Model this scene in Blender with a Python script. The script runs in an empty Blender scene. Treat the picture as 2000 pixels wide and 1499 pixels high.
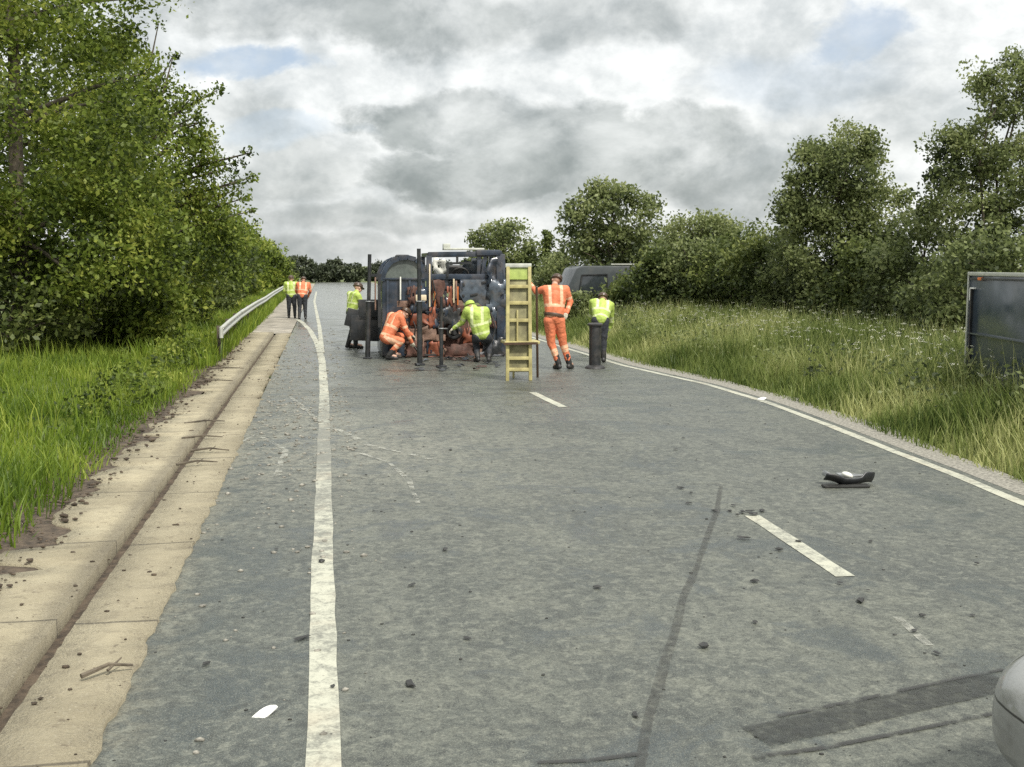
import bpy, bmesh, math, random
import numpy as np
from mathutils import Vector, Matrix, Quaternion

random.seed(7)
RNG = np.random.default_rng(11)
R = math.radians
scene = bpy.context.scene
COL = scene.collection

# ------------------------------------------------------------------ camera
F = 2200.0
CAMZ = 2.0
TH = math.atan(230 / F)
PSI = math.atan(368 / F * math.cos(TH))
cF = Vector((math.sin(PSI) * math.cos(TH), math.cos(PSI) * math.cos(TH), -math.sin(TH)))
cR = Vector((math.cos(PSI), -math.sin(PSI), 0))
cU = cR.cross(cF)
CAM = Vector((0, 0, CAMZ))
cd = bpy.data.cameras.new('camera')
cam = bpy.data.objects.new('camera', cd)
COL.objects.link(cam)
cd.sensor_width = 36
cd.lens = F / 2000 * 36
cd.clip_end = 6000
cd.clip_start = 0.05
m3 = Matrix((cR, cU, -cF)).transposed()
cam.matrix_world = Matrix.Translation(CAM) @ m3.to_4x4()
scene.camera = cam


def ray(px, py):
    return (cF + cR * ((px - 1000) / F) - cU * ((py - 749.5) / F)).normalized()


def G(px, py, z=0.0):
    """point at height z seen at a photo pixel"""
    d = ray(px, py)
    t = (z - CAMZ) / d.z
    return CAM + d * t


def P(px, py, Y):
    """point at road distance Y seen at a photo pixel"""
    d = ray(px, py)
    return CAM + d * (Y / d.y)


# ------------------------------------------------------------------ helpers
def tag(o, label=None, cat=None, group=None, kind=None):
    if label: o['label'] = label
    if cat: o['category'] = cat
    if group: o['group'] = group
    if kind: o['kind'] = kind
    return o


def thing(name, label, cat, loc=(0, 0, 0), rz=0, group=None):
    o = bpy.data.objects.new(name, None)
    o.empty_display_size = 0.2
    COL.objects.link(o)
    o.location = loc
    o.rotation_euler = (0, 0, rz)
    return tag(o, label, cat, group)


def link(name, me, mats, parent=None, world=True):
    """link a mesh built in world coordinates; if it has a parent, move it to the parent's frame"""
    o = bpy.data.objects.new(name, me)
    COL.objects.link(o)
    if mats is not None:
        for m in (mats if isinstance(mats, (list, tuple)) else [mats]):
            me.materials.append(m)
    if parent is not None:
        o.parent = parent
        if world:
            mw = Matrix.LocRotScale(parent.location, parent.rotation_euler, None)
            if parent.parent is not None:
                mp = Matrix.LocRotScale(parent.parent.location, parent.parent.rotation_euler, None)
                mw = mp @ mw
            me.transform(mw.inverted())
    return o


def np_mesh(name, verts, faces, tint=None, smooth=False, mat_idx=None):
    verts = np.asarray(verts, dtype=np.float32)
    faces = np.asarray(faces, dtype=np.int32)
    me = bpy.data.meshes.new(name)
    n, k = faces.shape
    me.vertices.add(len(verts))
    me.vertices.foreach_set('co', verts.ravel())
    me.loops.add(n * k)
    me.loops.foreach_set('vertex_index', faces.ravel())
    me.polygons.add(n)
    me.polygons.foreach_set('loop_start', np.arange(0, n * k, k, dtype=np.int32))
    if mat_idx is not None:
        me.polygons.foreach_set('material_index', np.asarray(mat_idx, dtype=np.int32))
    if smooth:
        me.polygons.foreach_set('use_smooth', np.ones(n, dtype=bool))
    me.update(calc_edges=True)
    if tint is not None:
        a = me.attributes.new('tint', 'FLOAT', 'POINT')
        a.data.foreach_set('value', np.asarray(tint, dtype=np.float32))
    return me


class MB:
    """collects shapes into one mesh, world coordinates"""
    def __init__(s):
        s.bm = bmesh.new()

    def _merge(s, b, M=None):
        if M is not None: b.transform(M)
        me = bpy.data.meshes.new('t')
        b.to_mesh(me); b.free()
        s.bm.from_mesh(me)
        bpy.data.meshes.remove(me)

    def box(s, c, size, rot=None, bevel=0.0, seg=2):
        b = bmesh.new()
        bmesh.ops.create_cube(b, size=1)
        bmesh.ops.scale(b, vec=size, verts=b.verts)
        if bevel > 0:
            bmesh.ops.bevel(b, geom=list(b.edges), offset=bevel, segments=seg, profile=0.6, affect='EDGES')
        M = Matrix.Translation(c)
        if rot is not None: M = M @ (rot.to_4x4() if not isinstance(rot, Matrix) or len(rot) == 3 else rot)
        s._merge(b, M)
        return s

    def bar(s, p0, p1, w, d=None, bevel=0.0):
        p0, p1 = Vector(p0), Vector(p1)
        v = p1 - p0
        q = v.to_track_quat('Z', 'Y').to_matrix()
        return s.box((p0 + p1) / 2, (w, d or w, v.length), q, bevel)

    def tube(s, p0, p1, r0, r1=None, seg=14, caps=True):
        p0, p1 = Vector(p0), Vector(p1)
        v = p1 - p0
        b = bmesh.new()
        bmesh.ops.create_cone(b, cap_ends=caps, segments=seg, radius1=r0, radius2=r0 if r1 is None else r1, depth=v.length)
        s._merge(b, Matrix.Translation((p0 + p1) / 2) @ v.to_track_quat('Z', 'Y').to_matrix().to_4x4())
        return s

    def path(s, pts, r, seg=10):
        for a, b in zip(pts[:-1], pts[1:]):
            s.tube(a, b, r, seg=seg)
        for a in pts[1:-1]:
            s.ball(a, (r, r, r))
        return s

    def ball(s, c, rad, rot=None, u=16, v=10):
        b = bmesh.new()
        bmesh.ops.create_uvsphere(b, u_segments=u, v_segments=v, radius=1)
        bmesh.ops.scale(b, vec=rad, verts=b.verts)
        M = Matrix.Translation(c)
        if rot is not None: M = M @ rot.to_matrix().to_4x4()
        s._merge(b, M)
        return s

    def torus(s, c, R1, r, axis=(0, 1, 0), n=28, k=10, arc=2 * math.pi, a0=0.0, sq=1.0):
        q = Vector(axis).to_track_quat('Z', 'Y')
        vs = []; full = arc > 6.28
        N = n if full else n + 1
        for i in range(N):
            a = a0 + arc * i / n
            for j in range(k):
                t = 2 * math.pi * j / k
                rr = R1 + r * math.cos(t)
                vs.append(Vector(c) + q @ Vector((rr * math.cos(a), rr * math.sin(a), r * sq * math.sin(t))))
        bv = [s.bm.verts.new(v) for v in vs]
        for i in range(n):
            for j in range(k):
                a, b_ = i * k + j, i * k + (j + 1) % k
                c_, d = ((i + 1) % N) * k + (j + 1) % k, ((i + 1) % N) * k + j
                s.bm.faces.new((bv[a], bv[d], bv[c_], bv[b_]))
        return s

    def prism(s, pts, ext, bevel=0.0):
        """closed outline (3-D points in a plane) pushed along the vector ext"""
        b = bmesh.new()
        vs = [b.verts.new(p) for p in pts]
        f = b.faces.new(vs)
        r = bmesh.ops.extrude_face_region(b, geom=[f])
        bmesh.ops.translate(b, vec=Vector(ext), verts=[v for v in r['geom'] if isinstance(v, bmesh.types.BMVert)])
        bmesh.ops.recalc_face_normals(b, faces=b.faces)
        if bevel > 0:
            bmesh.ops.bevel(b, geom=list(b.edges), offset=bevel, segments=2, profile=0.6, affect='EDGES')
        s._merge(b)
        return s

    def lathe(s, c, prof, axis=(0, 0, 1), seg=24):
        q = Vector(axis).to_track_quat('Z', 'Y')
        rings = []
        for (r, z) in prof:
            rings.append([s.bm.verts.new(Vector(c) + q @ Vector((r * math.cos(2 * math.pi * i / seg), r * math.sin(2 * math.pi * i / seg), z))) for i in range(seg)])
        for a, b in zip(rings[:-1], rings[1:]):
            for i in range(seg):
                s.bm.faces.new((a[i], a[(i + 1) % seg], b[(i + 1) % seg], b[i]))
        return s

    def mesh(s, name, smooth=None):
        me = bpy.data.meshes.new(name)
        bmesh.ops.recalc_face_normals(s.bm, faces=s.bm.faces)
        s.bm.to_mesh(me); s.bm.free()
        if smooth is not None:
            me.polygons.foreach_set('use_smooth', np.ones(len(me.polygons), dtype=bool))
            me.set_sharp_from_angle(angle=R(smooth))
        return me

    def build(s, name, mat, parent=None, smooth=35):
        return link(name, s.mesh(name, smooth), mat, parent)


# ------------------------------------------------------------------ materials
class NT:
    def __init__(s, nt):
        s.nt = nt

    def n(s, typ, **kw):
        nd = s.nt.nodes.new(typ)
        for k, v in kw.items():
            if k.startswith('i_'):
                key = k[2:]
                key = int(key) if key.isdigit() else key.replace('_', ' ')
                s.set(nd.inputs[key], v)
            else:
                setattr(nd, k, v)
        return nd

    def set(s, sock, v):
        if hasattr(v, 'outputs'):
            s.nt.links.new(v.outputs[0], sock)
        elif isinstance(v, bpy.types.NodeSocket):
            s.nt.links.new(v, sock)
        else:
            if isinstance(v, (tuple, list)) and len(v) == 3 and sock.type == 'RGBA': v = (*v, 1)
            sock.default_value = v

    def m(s, op, a, b=None, c=None, clamp=False):
        nd = s.nt.nodes.new('ShaderNodeMath')
        nd.operation = op; nd.use_clamp = clamp
        s.set(nd.inputs[0], a)
        if b is not None: s.set(nd.inputs[1], b)
        if c is not None: s.set(nd.inputs[2], c)
        return nd.outputs[0]

    def mix(s, f, a, b, blend='MIX'):
        nd = s.nt.nodes.new('ShaderNodeMix')
        nd.data_type = 'RGBA'; nd.blend_type = blend
        s.set(nd.inputs[0], f); s.set(nd.inputs[6], a); s.set(nd.inputs[7], b)
        return nd.outputs[2]

    def ramp(s, f, lo, hi, out0=0.0, out1=1.0):
        nd = s.nt.nodes.new('ShaderNodeMapRange')
        nd.interpolation_type = 'SMOOTHSTEP'
        s.set(nd.inputs[0], f); nd.inputs[1].default_value = lo; nd.inputs[2].default_value = hi
        nd.inputs[3].default_value = out0; nd.inputs[4].default_value = out1
        return nd.outputs[0]

    def noise(s, vec, scale, detail=4, rough=0.55, dist=0.0, w=None):
        nd = s.nt.nodes.new('ShaderNodeTexNoise')
        if w is not None:
            nd.noise_dimensions = '4D'; nd.inputs['W'].default_value = w
        s.set(nd.inputs['Vector'], vec)
        nd.inputs['Scale'].default_value = scale; nd.inputs['Detail'].default_value = detail
        nd.inputs['Roughness'].default_value = rough; nd.inputs['Distortion'].default_value = dist
        return nd.outputs[0]

    def mapping(s, vec, scale=(1, 1, 1), loc=(0, 0, 0), rot=(0, 0, 0)):
        nd = s.nt.nodes.new('ShaderNodeMapping')
        s.set(nd.inputs[0], vec)
        nd.inputs[1].default_value = loc; nd.inputs[2].default_value = rot; nd.inputs[3].default_value = scale
        return nd.outputs[0]


def newmat(name):
    m = bpy.data.materials.new(name)
    m.use_nodes = True
    nt = m.node_tree
    nt.nodes.clear()
    t = NT(nt)
    out = t.n('ShaderNodeOutputMaterial')
    bs = t.n('ShaderNodeBsdfPrincipled')
    nt.links.new(bs.outputs[0], out.inputs[0])
    return m, t, bs, out


def simple(name, col, rough=0.6, metal=0.0, var=0.25, scale=6.0, dirt=None, dirt_amt=0.4, bump=0.0, coat=0.0, bscale=40):
    """plain surface with noise variation in tone, patches of dirt and a little bump"""
    m, t, bs, out = newmat(name)
    co = t.n('ShaderNodeTexCoord').outputs['Object']
    n1 = t.noise(co, scale, 5, 0.6)
    c = tuple(col)
    lo = tuple(x * (1 - var) for x in c); hi = tuple(min(1, x * (1 + var)) for x in c)
    colr = t.mix(t.ramp(n1, 0.3, 0.7), (*lo, 1), (*hi, 1))
    if dirt is not None:
        n2 = t.noise(co, scale * 0.6, 6, 0.7, w=3.3)
        colr = t.mix(t.m('MULTIPLY', t.ramp(n2, 0.45, 0.68), dirt_amt), colr, (*dirt, 1))
    t.set(bs.inputs['Base Color'], colr)
    t.set(bs.inputs['Roughness'], t.ramp(t.noise(co, scale * 1.7, 3), 0.3, 0.7, max(0.02, rough - 0.1), min(1, rough + 0.1)))
    bs.inputs['Metallic'].default_value = metal
    bs.inputs['Coat Weight'].default_value = coat
    if bump > 0:
        b = t.n('ShaderNodeBump')
        b.inputs['Strength'].default_value = bump
        b.inputs['Distance'].default_value = 0.02
        t.set(b.inputs['Height'], t.noise(co, bscale, 4, 0.65))
        t.set(bs.inputs['Normal'], b.outputs[0])
    return m


def leaf_mat(name, dark, mid, light, trans=0.3, nscale=0.7):
    m, t, bs, out = newmat(name)
    at = t.n('ShaderNodeAttribute', attribute_name='tint')
    co = t.n('ShaderNodeTexCoord').outputs['Object']
    big = t.noise(co, nscale, 3, 0.6)
    f = t.m('ADD', t.m('MULTIPLY', at.outputs['Fac'], 0.62), t.m('MULTIPLY', t.ramp(big, 0.35, 0.65), 0.38))
    c1 = t.mix(t.ramp(f, 0.15, 0.55), (*dark, 1), (*mid, 1))
    c2 = t.mix(t.ramp(f, 0.55, 0.95), c1, (*light, 1))
    t.set(bs.inputs['Base Color'], c2)
    bs.inputs['Roughness'].default_value = 0.5
    bs.inputs['Specular IOR Level'].default_value = 0.3
    tr = t.n('ShaderNodeBsdfTranslucent')
    t.set(tr.inputs[0], c2)
    mx = t.n('ShaderNodeMixShader')
    mx.inputs[0].default_value = trans
    t.nt.links.new(bs.outputs[0], mx.inputs[1]); t.nt.links.new(tr.outputs[0], mx.inputs[2])
    t.nt.links.new(mx.outputs[0], out.inputs[0])
    return m


M = {}
M['leaf'] = leaf_mat('broadleaf_foliage', (.034, .055, .010), (.165, .22, .036), (.37, .40, .08), .5)
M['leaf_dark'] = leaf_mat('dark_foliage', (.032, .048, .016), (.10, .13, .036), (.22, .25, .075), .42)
M['leaf_right'] = leaf_mat('grey_green_foliage', (.044, .060, .026), (.17, .205, .075), (.33, .36, .16), .5)
M['leaf_far'] = leaf_mat('distant_foliage', (.034, .044, .026), (.060, .075, .040), (.09, .105, .055))
M['grass'] = leaf_mat('verge_grass', (.06, .105, .012), (.155, .225, .024), (.31, .36, .06), 0.4, 0.5)
M['grass_r'] = leaf_mat('meadow_grass', (.055, .09, .018), (.18, .225, .06), (.44, .45, .19), 0.42, 0.45)
M['umbel'] = simple('umbel_white', (.6, .6, .48), 0.8)
M['bark'] = simple('bark', (.085, .07, .05), 0.9, var=.5, scale=9, bump=.6, bscale=25)
M['black'] = simple('black_rubber', (.018, .018, .018), 0.55, var=.4, dirt=(.12, .1, .08), dirt_amt=.35)
M['blackpaint'] = simple('black_paint', (.02, .022, .024), 0.38, var=.3, dirt=(.13, .11, .09), dirt_amt=.3)
M['bluepaint'] = simple('dull_blue_paint', (.019, .029, .046), 0.34, var=.5, scale=3, dirt=(.15, .12, .095), dirt_amt=.45, coat=.3)
M['bluegrey'] = simple('blue_grey_paint', (.055, .07, .088), 0.42, var=.5, scale=5, dirt=(.2, .16, .12), dirt_amt=.4, coat=.2)
M['rust'] = simple('rusty_underside', (.085, .040, .029), 0.8, var=.5, scale=7, dirt=(.06, .04, .03), dirt_amt=.7, bump=.5)  # reddish windscreen reflection over the lower wreck painted into this colour
M['rustbeam'] = simple('rusty_beam', (.20, .125, .09), 0.75, var=.35, scale=8, dirt=(.12, .06, .04), dirt_amt=.6, bump=.3)  # reflected red put into the colour of the lower beams
M['steel'] = simple('grey_steel', (.32, .33, .33), 0.4, metal=.6, var=.3, dirt=(.12, .1, .08))
M['darkgap'] = simple('dark_engine', (.02, .02, .02), 0.7, var=.5)
M['rust_dark'] = simple('dark_rust', (.055, .034, .027), 0.8, var=.5)
M['orange_dull'] = simple('orange_red_scrap', (.21, .062, .03), 0.6, var=.35, dirt=(.12, .06, .04), dirt_amt=.6)
M['cream'] = simple('cream_reflector', (.62, .52, .36), 0.4, var=.15)
M['orange_refl'] = simple('orange_reflector', (.55, .16, .04), 0.4, var=.2)
M['silverrefl'] = simple('silver_reflector', (.62, .62, .56), 0.35, var=.15)
M['yellow'] = simple('yellow_paint', (.40, .355, .155), 0.5, var=.25, dirt=(.25, .2, .08), dirt_amt=.5)
M['khaki'] = simple('khaki_board', (.24, .225, .12), .6, var=.35, scale=5, dirt=(.12, .10, .06), dirt_amt=.6)
M['yellowgreen'] = simple('yellow_green_panel', (.36, .44, .12), 0.5, var=.25)
M['hiorange'] = simple('orange_overall', (.60, .17, .075), 0.75, var=.16, scale=9, dirt=(.38, .12, .06), dirt_amt=.5, bump=.35, bscale=14)
M['hiyellow'] = simple('yellow_hi_vis', (.35, .46, .09), 0.7, var=.16, scale=9, dirt=(.28, .36, .08), dirt_amt=.4, bump=.35, bscale=14)
M['band_orange'] = simple('faded_orange_band', (.66, .40, .25), 0.4, var=.15)
M['band_yellow'] = simple('faded_yellow_band', (.54, .60, .30), 0.4, var=.15)
M['band'] = simple('retroreflective_band', (.66, .64, .50), 0.4, var=.1)
M['navycloth'] = simple('dark_navy_trousers', (.024, .027, .032), 0.85, var=.35, scale=9, bump=.4, bscale=14)
M['olive'] = simple('dark_olive_jacket', (.035, .045, .030), 0.85, var=.4, scale=9)
M['skin'] = simple('skin', (.46, .28, .2), 0.55, var=.1)
M['hair'] = simple('dark_brown_hair', (.05, .024, .014), 0.6, var=.3, bump=.6, bscale=90)
M['glove'] = simple('pale_glove', (.5, .46, .36), 0.8, var=.15)
M['dustyglass'] = simple('dusty_grey_glass', (.10, .115, .105), .25, var=.4, scale=2.5, dirt=(.2, .19, .15), dirt_amt=.6, coat=.4)
M['eye'] = simple('eye_dark', (.02, .02, .02), 0.3)
M['helmet_w'] = simple('white_helmet', (.6, .6, .57), 0.35, var=.1)
M['helmet_d'] = simple('dark_helmet', (.06, .035, .02), 0.4, var=.2)
M['glassdark'] = simple('dark_glass', (.03, .036, .04), 0.08, var=.2, coat=.5)
M['silver'] = simple('silver_car_paint', (.24, .245, .235), 0.42, metal=.3, var=.06, coat=.6, dirt=(.3, .28, .24), dirt_amt=.3)
M['vandark'] = simple('dark_grey_van_paint', (.026, .034, .036), 0.55, var=.2, scale=2, coat=.4, dirt=(.12, .11, .09), dirt_amt=.3)
M['trailerdark'] = simple('slate_blue_panel', (.040, .055, .072), 0.22, var=.12, scale=1.2, dirt=(.17, .17, .15), dirt_amt=.45)
M['palealu'] = simple('pale_aluminium', (.48, .49, .43), 0.45, metal=.3, var=.15)
M['whiteplastic'] = simple('white_plastic', (.68, .68, .64), 0.5, var=.12)
M['galv'] = simple('galvanised_rail', (.45, .46, .41), 0.5, metal=.25, var=.12)
M['mudshoulder'] = simple('pale_mud', (.26, .235, .19), .8, var=.35, scale=2.2, dirt=(.10, .09, .07), dirt_amt=.7, bump=.5)
M['soil'] = simple('dark_soil', (.07, .052, .035), 0.95, var=.5, scale=12, bump=.8)
M['pebble'] = simple('grit_grey', (.2, .19, .16), 0.9, var=.5, scale=30)
M['chip'] = simple('dark_chip', (.022, .022, .02), 0.6, var=.4, scale=30)


def road_material():
    m, t, bs, out = newmat('worn_asphalt')
    co = t.n('ShaderNodeTexCoord').outputs['Object']
    sep = t.n('ShaderNodeSeparateXYZ'); t.set(sep.inputs[0], co)
    X, Y = sep.outputs[0], sep.outputs[1]
    big = t.noise(co, 0.55, 6, 0.66, .5)
    med = t.noise(co, 2.2, 7, 0.7, 0.6)
    fine = t.noise(co, 45, 4, 0.7)
    grit = t.noise(co, 140, 2, 0.6)
    streak = t.noise(t.mapping(co, (3.0, 0.12, 1)), 1.5, 5, 0.6)
    c = t.mix(t.ramp(big, 0.3, 0.7), (.062, .070, .067, 1), (.132, .138, .118, 1))
    c = t.mix(t.m('MULTIPLY', t.ramp(med, 0.42, 0.68), 0.65), c, (.175, .176, .142, 1))
    c = t.mix(t.m('MULTIPLY', t.ramp(streak, 0.46, 0.66), 0.5), c, (.052, .058, .056, 1))
    # the patched strip beside the concrete is bluer and darker; its edge follows the white line
    xe = t.m('ADD', X, t.m('MULTIPLY', t.m('SUBTRACT', t.noise(co, 0.9, 4), 0.5), 0.25))
    strip = t.ramp(xe, -0.10, 0.02, 1, 0)
    c = t.mix(t.m('MULTIPLY', strip, 0.55), c, (.056, .067, .069, 1))
    # wheel-polished darker lane and mud thrown around the crash
    lane = t.m('MULTIPLY', t.ramp(X, 3.2, 4.2), 0.35)
    c = t.mix(lane, c, (.090, .096, .092, 1))

    def blob(x0, y0, sx, sy):
        a = t.m('DIVIDE', t.m('SUBTRACT', X, x0), sx); b = t.m('DIVIDE', t.m('SUBTRACT', Y, y0), sy)
        r = t.m('ADD', t.m('MULTIPLY', a, a), t.m('MULTIPLY', b, b))
        return t.m('EXPONENT', t.m('MULTIPLY', r, -1.0))
    mud = t.m('ADD', t.m('ADD', blob(-0.45, 14, .85, 4.2), blob(-0.6, 27, .9, 12)), t.m('MULTIPLY', blob(0.9, 12.5, 1.1, 2.6), .9))
    mudn = t.noise(co, 4.4, 8, 0.78, 1.6)
    mm = t.m('MULTIPLY', mud, t.ramp(mudn, 0.40, 0.60), clamp=True)
    c = t.mix(t.m('MULTIPLY', mm, .8), c, (.29, .275, .225, 1))
    dust = t.m('MULTIPLY', t.ramp(xe, -.99, -.66, 1, 0), t.ramp(t.noise(co, 7, 6, .75, w=8.), .36, .6))
    c = t.mix(t.m('MULTIPLY', dust, .45), c, (.30, .265, .19, 1))
    mudd = t.m('MULTIPLY', mud, t.ramp(t.noise(co, 5.1, 7, 0.75, 1.5, w=2.0), 0.54, 0.66), clamp=True)
    c = t.mix(t.m('MULTIPLY', mudd, .8), c, (.05, .05, .046, 1))
    # coarse mottling, bluer damp patches and hairline cracks
    mot = t.noise(co, 13, 6, .75, .8, w=6.)
    c = t.mix(t.ramp(mot, .50, .62, 0, .72), c, (.030, .034, .034, 1))
    c = t.mix(t.ramp(mot, .50, .38, 0, .55), c, (.25, .25, .21, 1))
    mo2 = t.noise(co, 4.2, 7, .78, 1.2, w=16.)
    c = t.mix(t.ramp(mo2, .52, .66, 0, .42), c, (.20, .20, .168, 1))
    c = t.mix(t.ramp(mo2, .46, .34, 0, .45), c, (.042, .048, .05, 1))
    dampn = t.noise(co, 1.1, 6, .7, .9, w=12.)
    c = t.mix(t.ramp(dampn, .51, .62, 0, .65), c, (.045, .058, .066, 1))
    wv = t.n('ShaderNodeVectorMath', operation='ADD'); t.set(wv.inputs[0], co)
    nv = t.n('ShaderNodeTexNoise'); nv.inputs['Scale'].default_value = 1.7; nv.inputs['Detail'].default_value = 5; t.set(nv.inputs['Vector'], co)
    t.set(wv.inputs[1], nv.outputs[1])
    ck = t.n('ShaderNodeTexVoronoi'); ck.feature = 'DISTANCE_TO_EDGE'; ck.inputs['Scale'].default_value = .55; t.set(ck.inputs['Vector'], wv)
    crack = t.m('MULTIPLY', t.ramp(ck.outputs[0], .0, .006, 1, 0), t.ramp(t.noise(co, .5, 3, w=21.), .5, .58))
    c = t.mix(t.m('MULTIPLY', crack, .55), c, (.03, .03, .028, 1))
    c = t.mix(t.ramp(Y, 34, 62, 0, .6), c, (.27, .275, .255, 1))  # far carriageway painted paler in place of its wet sky sheen
    # oil and scrape blotches in front of the wreck
    spill = t.m('MULTIPLY', t.m('ADD', blob(2.8, 18.8, 3.2, 2.0), t.m('MULTIPLY', blob(1.0, 17.5, 1.2, 1.2), .7)), t.ramp(t.noise(t.mapping(co, (.8, 2.4, 1)), 1.1, 6, .65, .6), .45, .62), clamp=True)
    c = t.mix(t.m('MULTIPLY', spill, .75), c, (.038, .040, .037, 1))
    spk = t.n('ShaderNodeTexVoronoi'); spk.feature = 'F1'; spk.inputs['Scale'].default_value = 34
    t.set(spk.inputs['Vector'], co)
    pale = t.ramp(spk.outputs['Distance'], 0.10, 0.2, 1, 0)
    pale = t.m('MULTIPLY', pale, t.ramp(t.noise(co, 1.4, 3), .5, .65))
    c = t.mix(t.m('MULTIPLY', pale, .45), c, (.36, .35, .3, 1))
    c = t.mix(t.ramp(fine, .42, .66, 0, .6), c, (.045, .047, .042, 1))
    c = t.mix(t.ramp(grit, .53, .68, 0, .6), c, (.27, .27, .23, 1))
    c = t.mix(1.0, c, (.80, .82, .785, 1), 'MULTIPLY')
    t.set(bs.inputs['Base Color'], c)
    wet = t.m('ADD', t.ramp(med, .3, .65, 0, .5), t.m('MULTIPLY', t.ramp(Y, 9, 26), .5))
    rr = t.ramp(t.m('MULTIPLY', wet, t.ramp(big, .3, .7, .5, 1)), 0, 1, .60, .24)
    rr = t.m('MAXIMUM', t.m('SUBTRACT', rr, t.m('ADD', t.ramp(Y, 20, 55, 0, .10), t.ramp(dampn, .50, .66, 0, .22))), .16)
    t.set(bs.inputs['Roughness'], rr)
    b = t.n('ShaderNodeBump'); t.set(b.inputs['Strength'], t.ramp(Y, 14, 45, .55, .05)); b.inputs['Distance'].default_value = .012
    t.set(b.inputs['Height'], t.m('ADD', t.m('MULTIPLY', fine, .6), t.m('MULTIPLY', grit, .6)))
    t.set(bs.inputs['Normal'], b.outputs[0])
    return m


def paint_material():
    m, t, bs, out = newmat('worn_white_line_paint')
    co = t.n('ShaderNodeTexCoord').outputs['Object']
    a = t.noise(co, 9, 6, .72, .6); b = t.noise(co, 60, 4, .7); g = t.noise(co, .8, 3)
    sy = t.n('ShaderNodeSeparateXYZ'); t.set(sy.inputs[0], co)
    yy = t.m('DIVIDE', t.m('SUBTRACT', sy.outputs[1], 13), 4.0)
    ex = t.m('MULTIPLY', t.m('EXPONENT', t.m('MULTIPLY', t.m('MULTIPLY', yy, yy), -1.0)), t.ramp(sy.outputs[0], .6, 1.2, .12, 0))
    wear = t.ramp(t.m('ADD', t.m('ADD', t.m('ADD', t.m('MULTIPLY', a, .55), t.m('MULTIPLY', b, .3)), t.m('MULTIPLY', g, .25)), ex), .48, .68)
    c = t.mix(wear, (.40, .40, .32, 1), (.15, .152, .128, 1))
    c = t.mix(t.ramp(t.noise(co, 3.1, 5, w=5.), .5, .75, 0, .5), c, (.36, .32, .24, 1))
    t.set(bs.inputs['Base Color'], c); bs.inputs['Roughness'].default_value = .6
    return m


def concrete_material():
    m, t, bs, out = newmat('dusty_tan_concrete')
    co = t.n('ShaderNodeTexCoord').outputs['Object']
    a = t.noise(co, .9, 5, .6); b = t.noise(co, 6, 6, .7, .5); f = t.noise(co, 55, 4, .7); s = t.noise(co, 14, 5, .75, w=1.3)
    c = t.mix(t.ramp(a, .3, .7), (.235, .205, .135, 1), (.35, .31, .21, 1))
    c = t.mix(t.ramp(b, .45, .75, 0, .6), c, (.145, .122, .083, 1))
    c = t.mix(t.ramp(s, .56, .68, 0, .8), c, (.105, .083, .055, 1))
    sx = t.n('ShaderNodeSeparateXYZ'); t.set(sx.inputs[0], co)
    xw = t.m('ADD', sx.outputs[0], t.m('MULTIPLY', t.m('SUBTRACT', t.noise(co, 2.0, 5, .7, w=4.), .5), .22))
    c = t.mix(t.m('MULTIPLY', t.m('MULTIPLY', t.ramp(xw, -1.66, -1.54, 0, 1), t.ramp(xw, -1.5, -1.40, 1, .25)), .42), c, (.095, .082, .06, 1))
    yb = t.m('FRACT', t.m('DIVIDE', t.m('ADD', sx.outputs[1], t.m('MULTIPLY', t.noise(co, 5., 3), .03)), 1.83))
    c = t.mix(t.m('MULTIPLY', t.ramp(t.m('ABSOLUTE', t.m('SUBTRACT', yb, .5)), .003, .011, 1, 0), .75), c, (.05, .042, .03, 1))
    c = t.mix(t.ramp(f, .52, .75, 0, .45), c, (.42, .385, .30, 1))
    t.set(bs.inputs['Base Color'], c); bs.inputs['Roughness'].default_value = .9
    bu = t.n('ShaderNodeBump'); bu.inputs['Strength'].default_value = .9; bu.inputs['Distance'].default_value = .04
    t.set(bu.inputs['Height'], t.m('ADD', t.m('MULTIPLY', b, .6), t.m('MULTIPLY', f, .35)))
    t.set(bs.inputs['Normal'], bu.outputs[0])
    return m


def ground_material():
    m, t, bs, out = newmat('earth_and_turf')
    co = t.n('ShaderNodeTexCoord').outputs['Object']
    a = t.noise(co, .5, 5, .6); b = t.noise(co, 7, 5, .7)
    c = t.mix(t.ramp(a, .3, .7), (.06, .085, .02, 1), (.10, .12, .035, 1))
    c = t.mix(t.ramp(b, .5, .7, 0, .7), c, (.085, .07, .042, 1))
    t.set(bs.inputs['Base Color'], c); bs.inputs['Roughness'].default_value = .95
    return m


def mark_material(name, col, lo, hi, sc=7, mx=.9):
    """dark rubber or seam: broken cover over the road below"""
    m, t, bs, out = newmat(name)
    co = t.n('ShaderNodeTexCoord').outputs['Object']
    a = t.noise(co, sc, 6, .7, .4)
    t.set(bs.inputs['Base Color'], (*col, 1)); bs.inputs['Roughness'].default_value = .65
    tr = t.n('ShaderNodeBsdfTransparent')
    mix = t.n('ShaderNodeMixShader')
    t.set(mix.inputs[0], t.ramp(a, lo, hi, 0, mx))
    t.nt.links.new(tr.outputs[0], mix.inputs[1]); t.nt.links.new(bs.outputs[0], mix.inputs[2])
    t.nt.links.new(mix.outputs[0], out.inputs[0])
    return m


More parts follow.
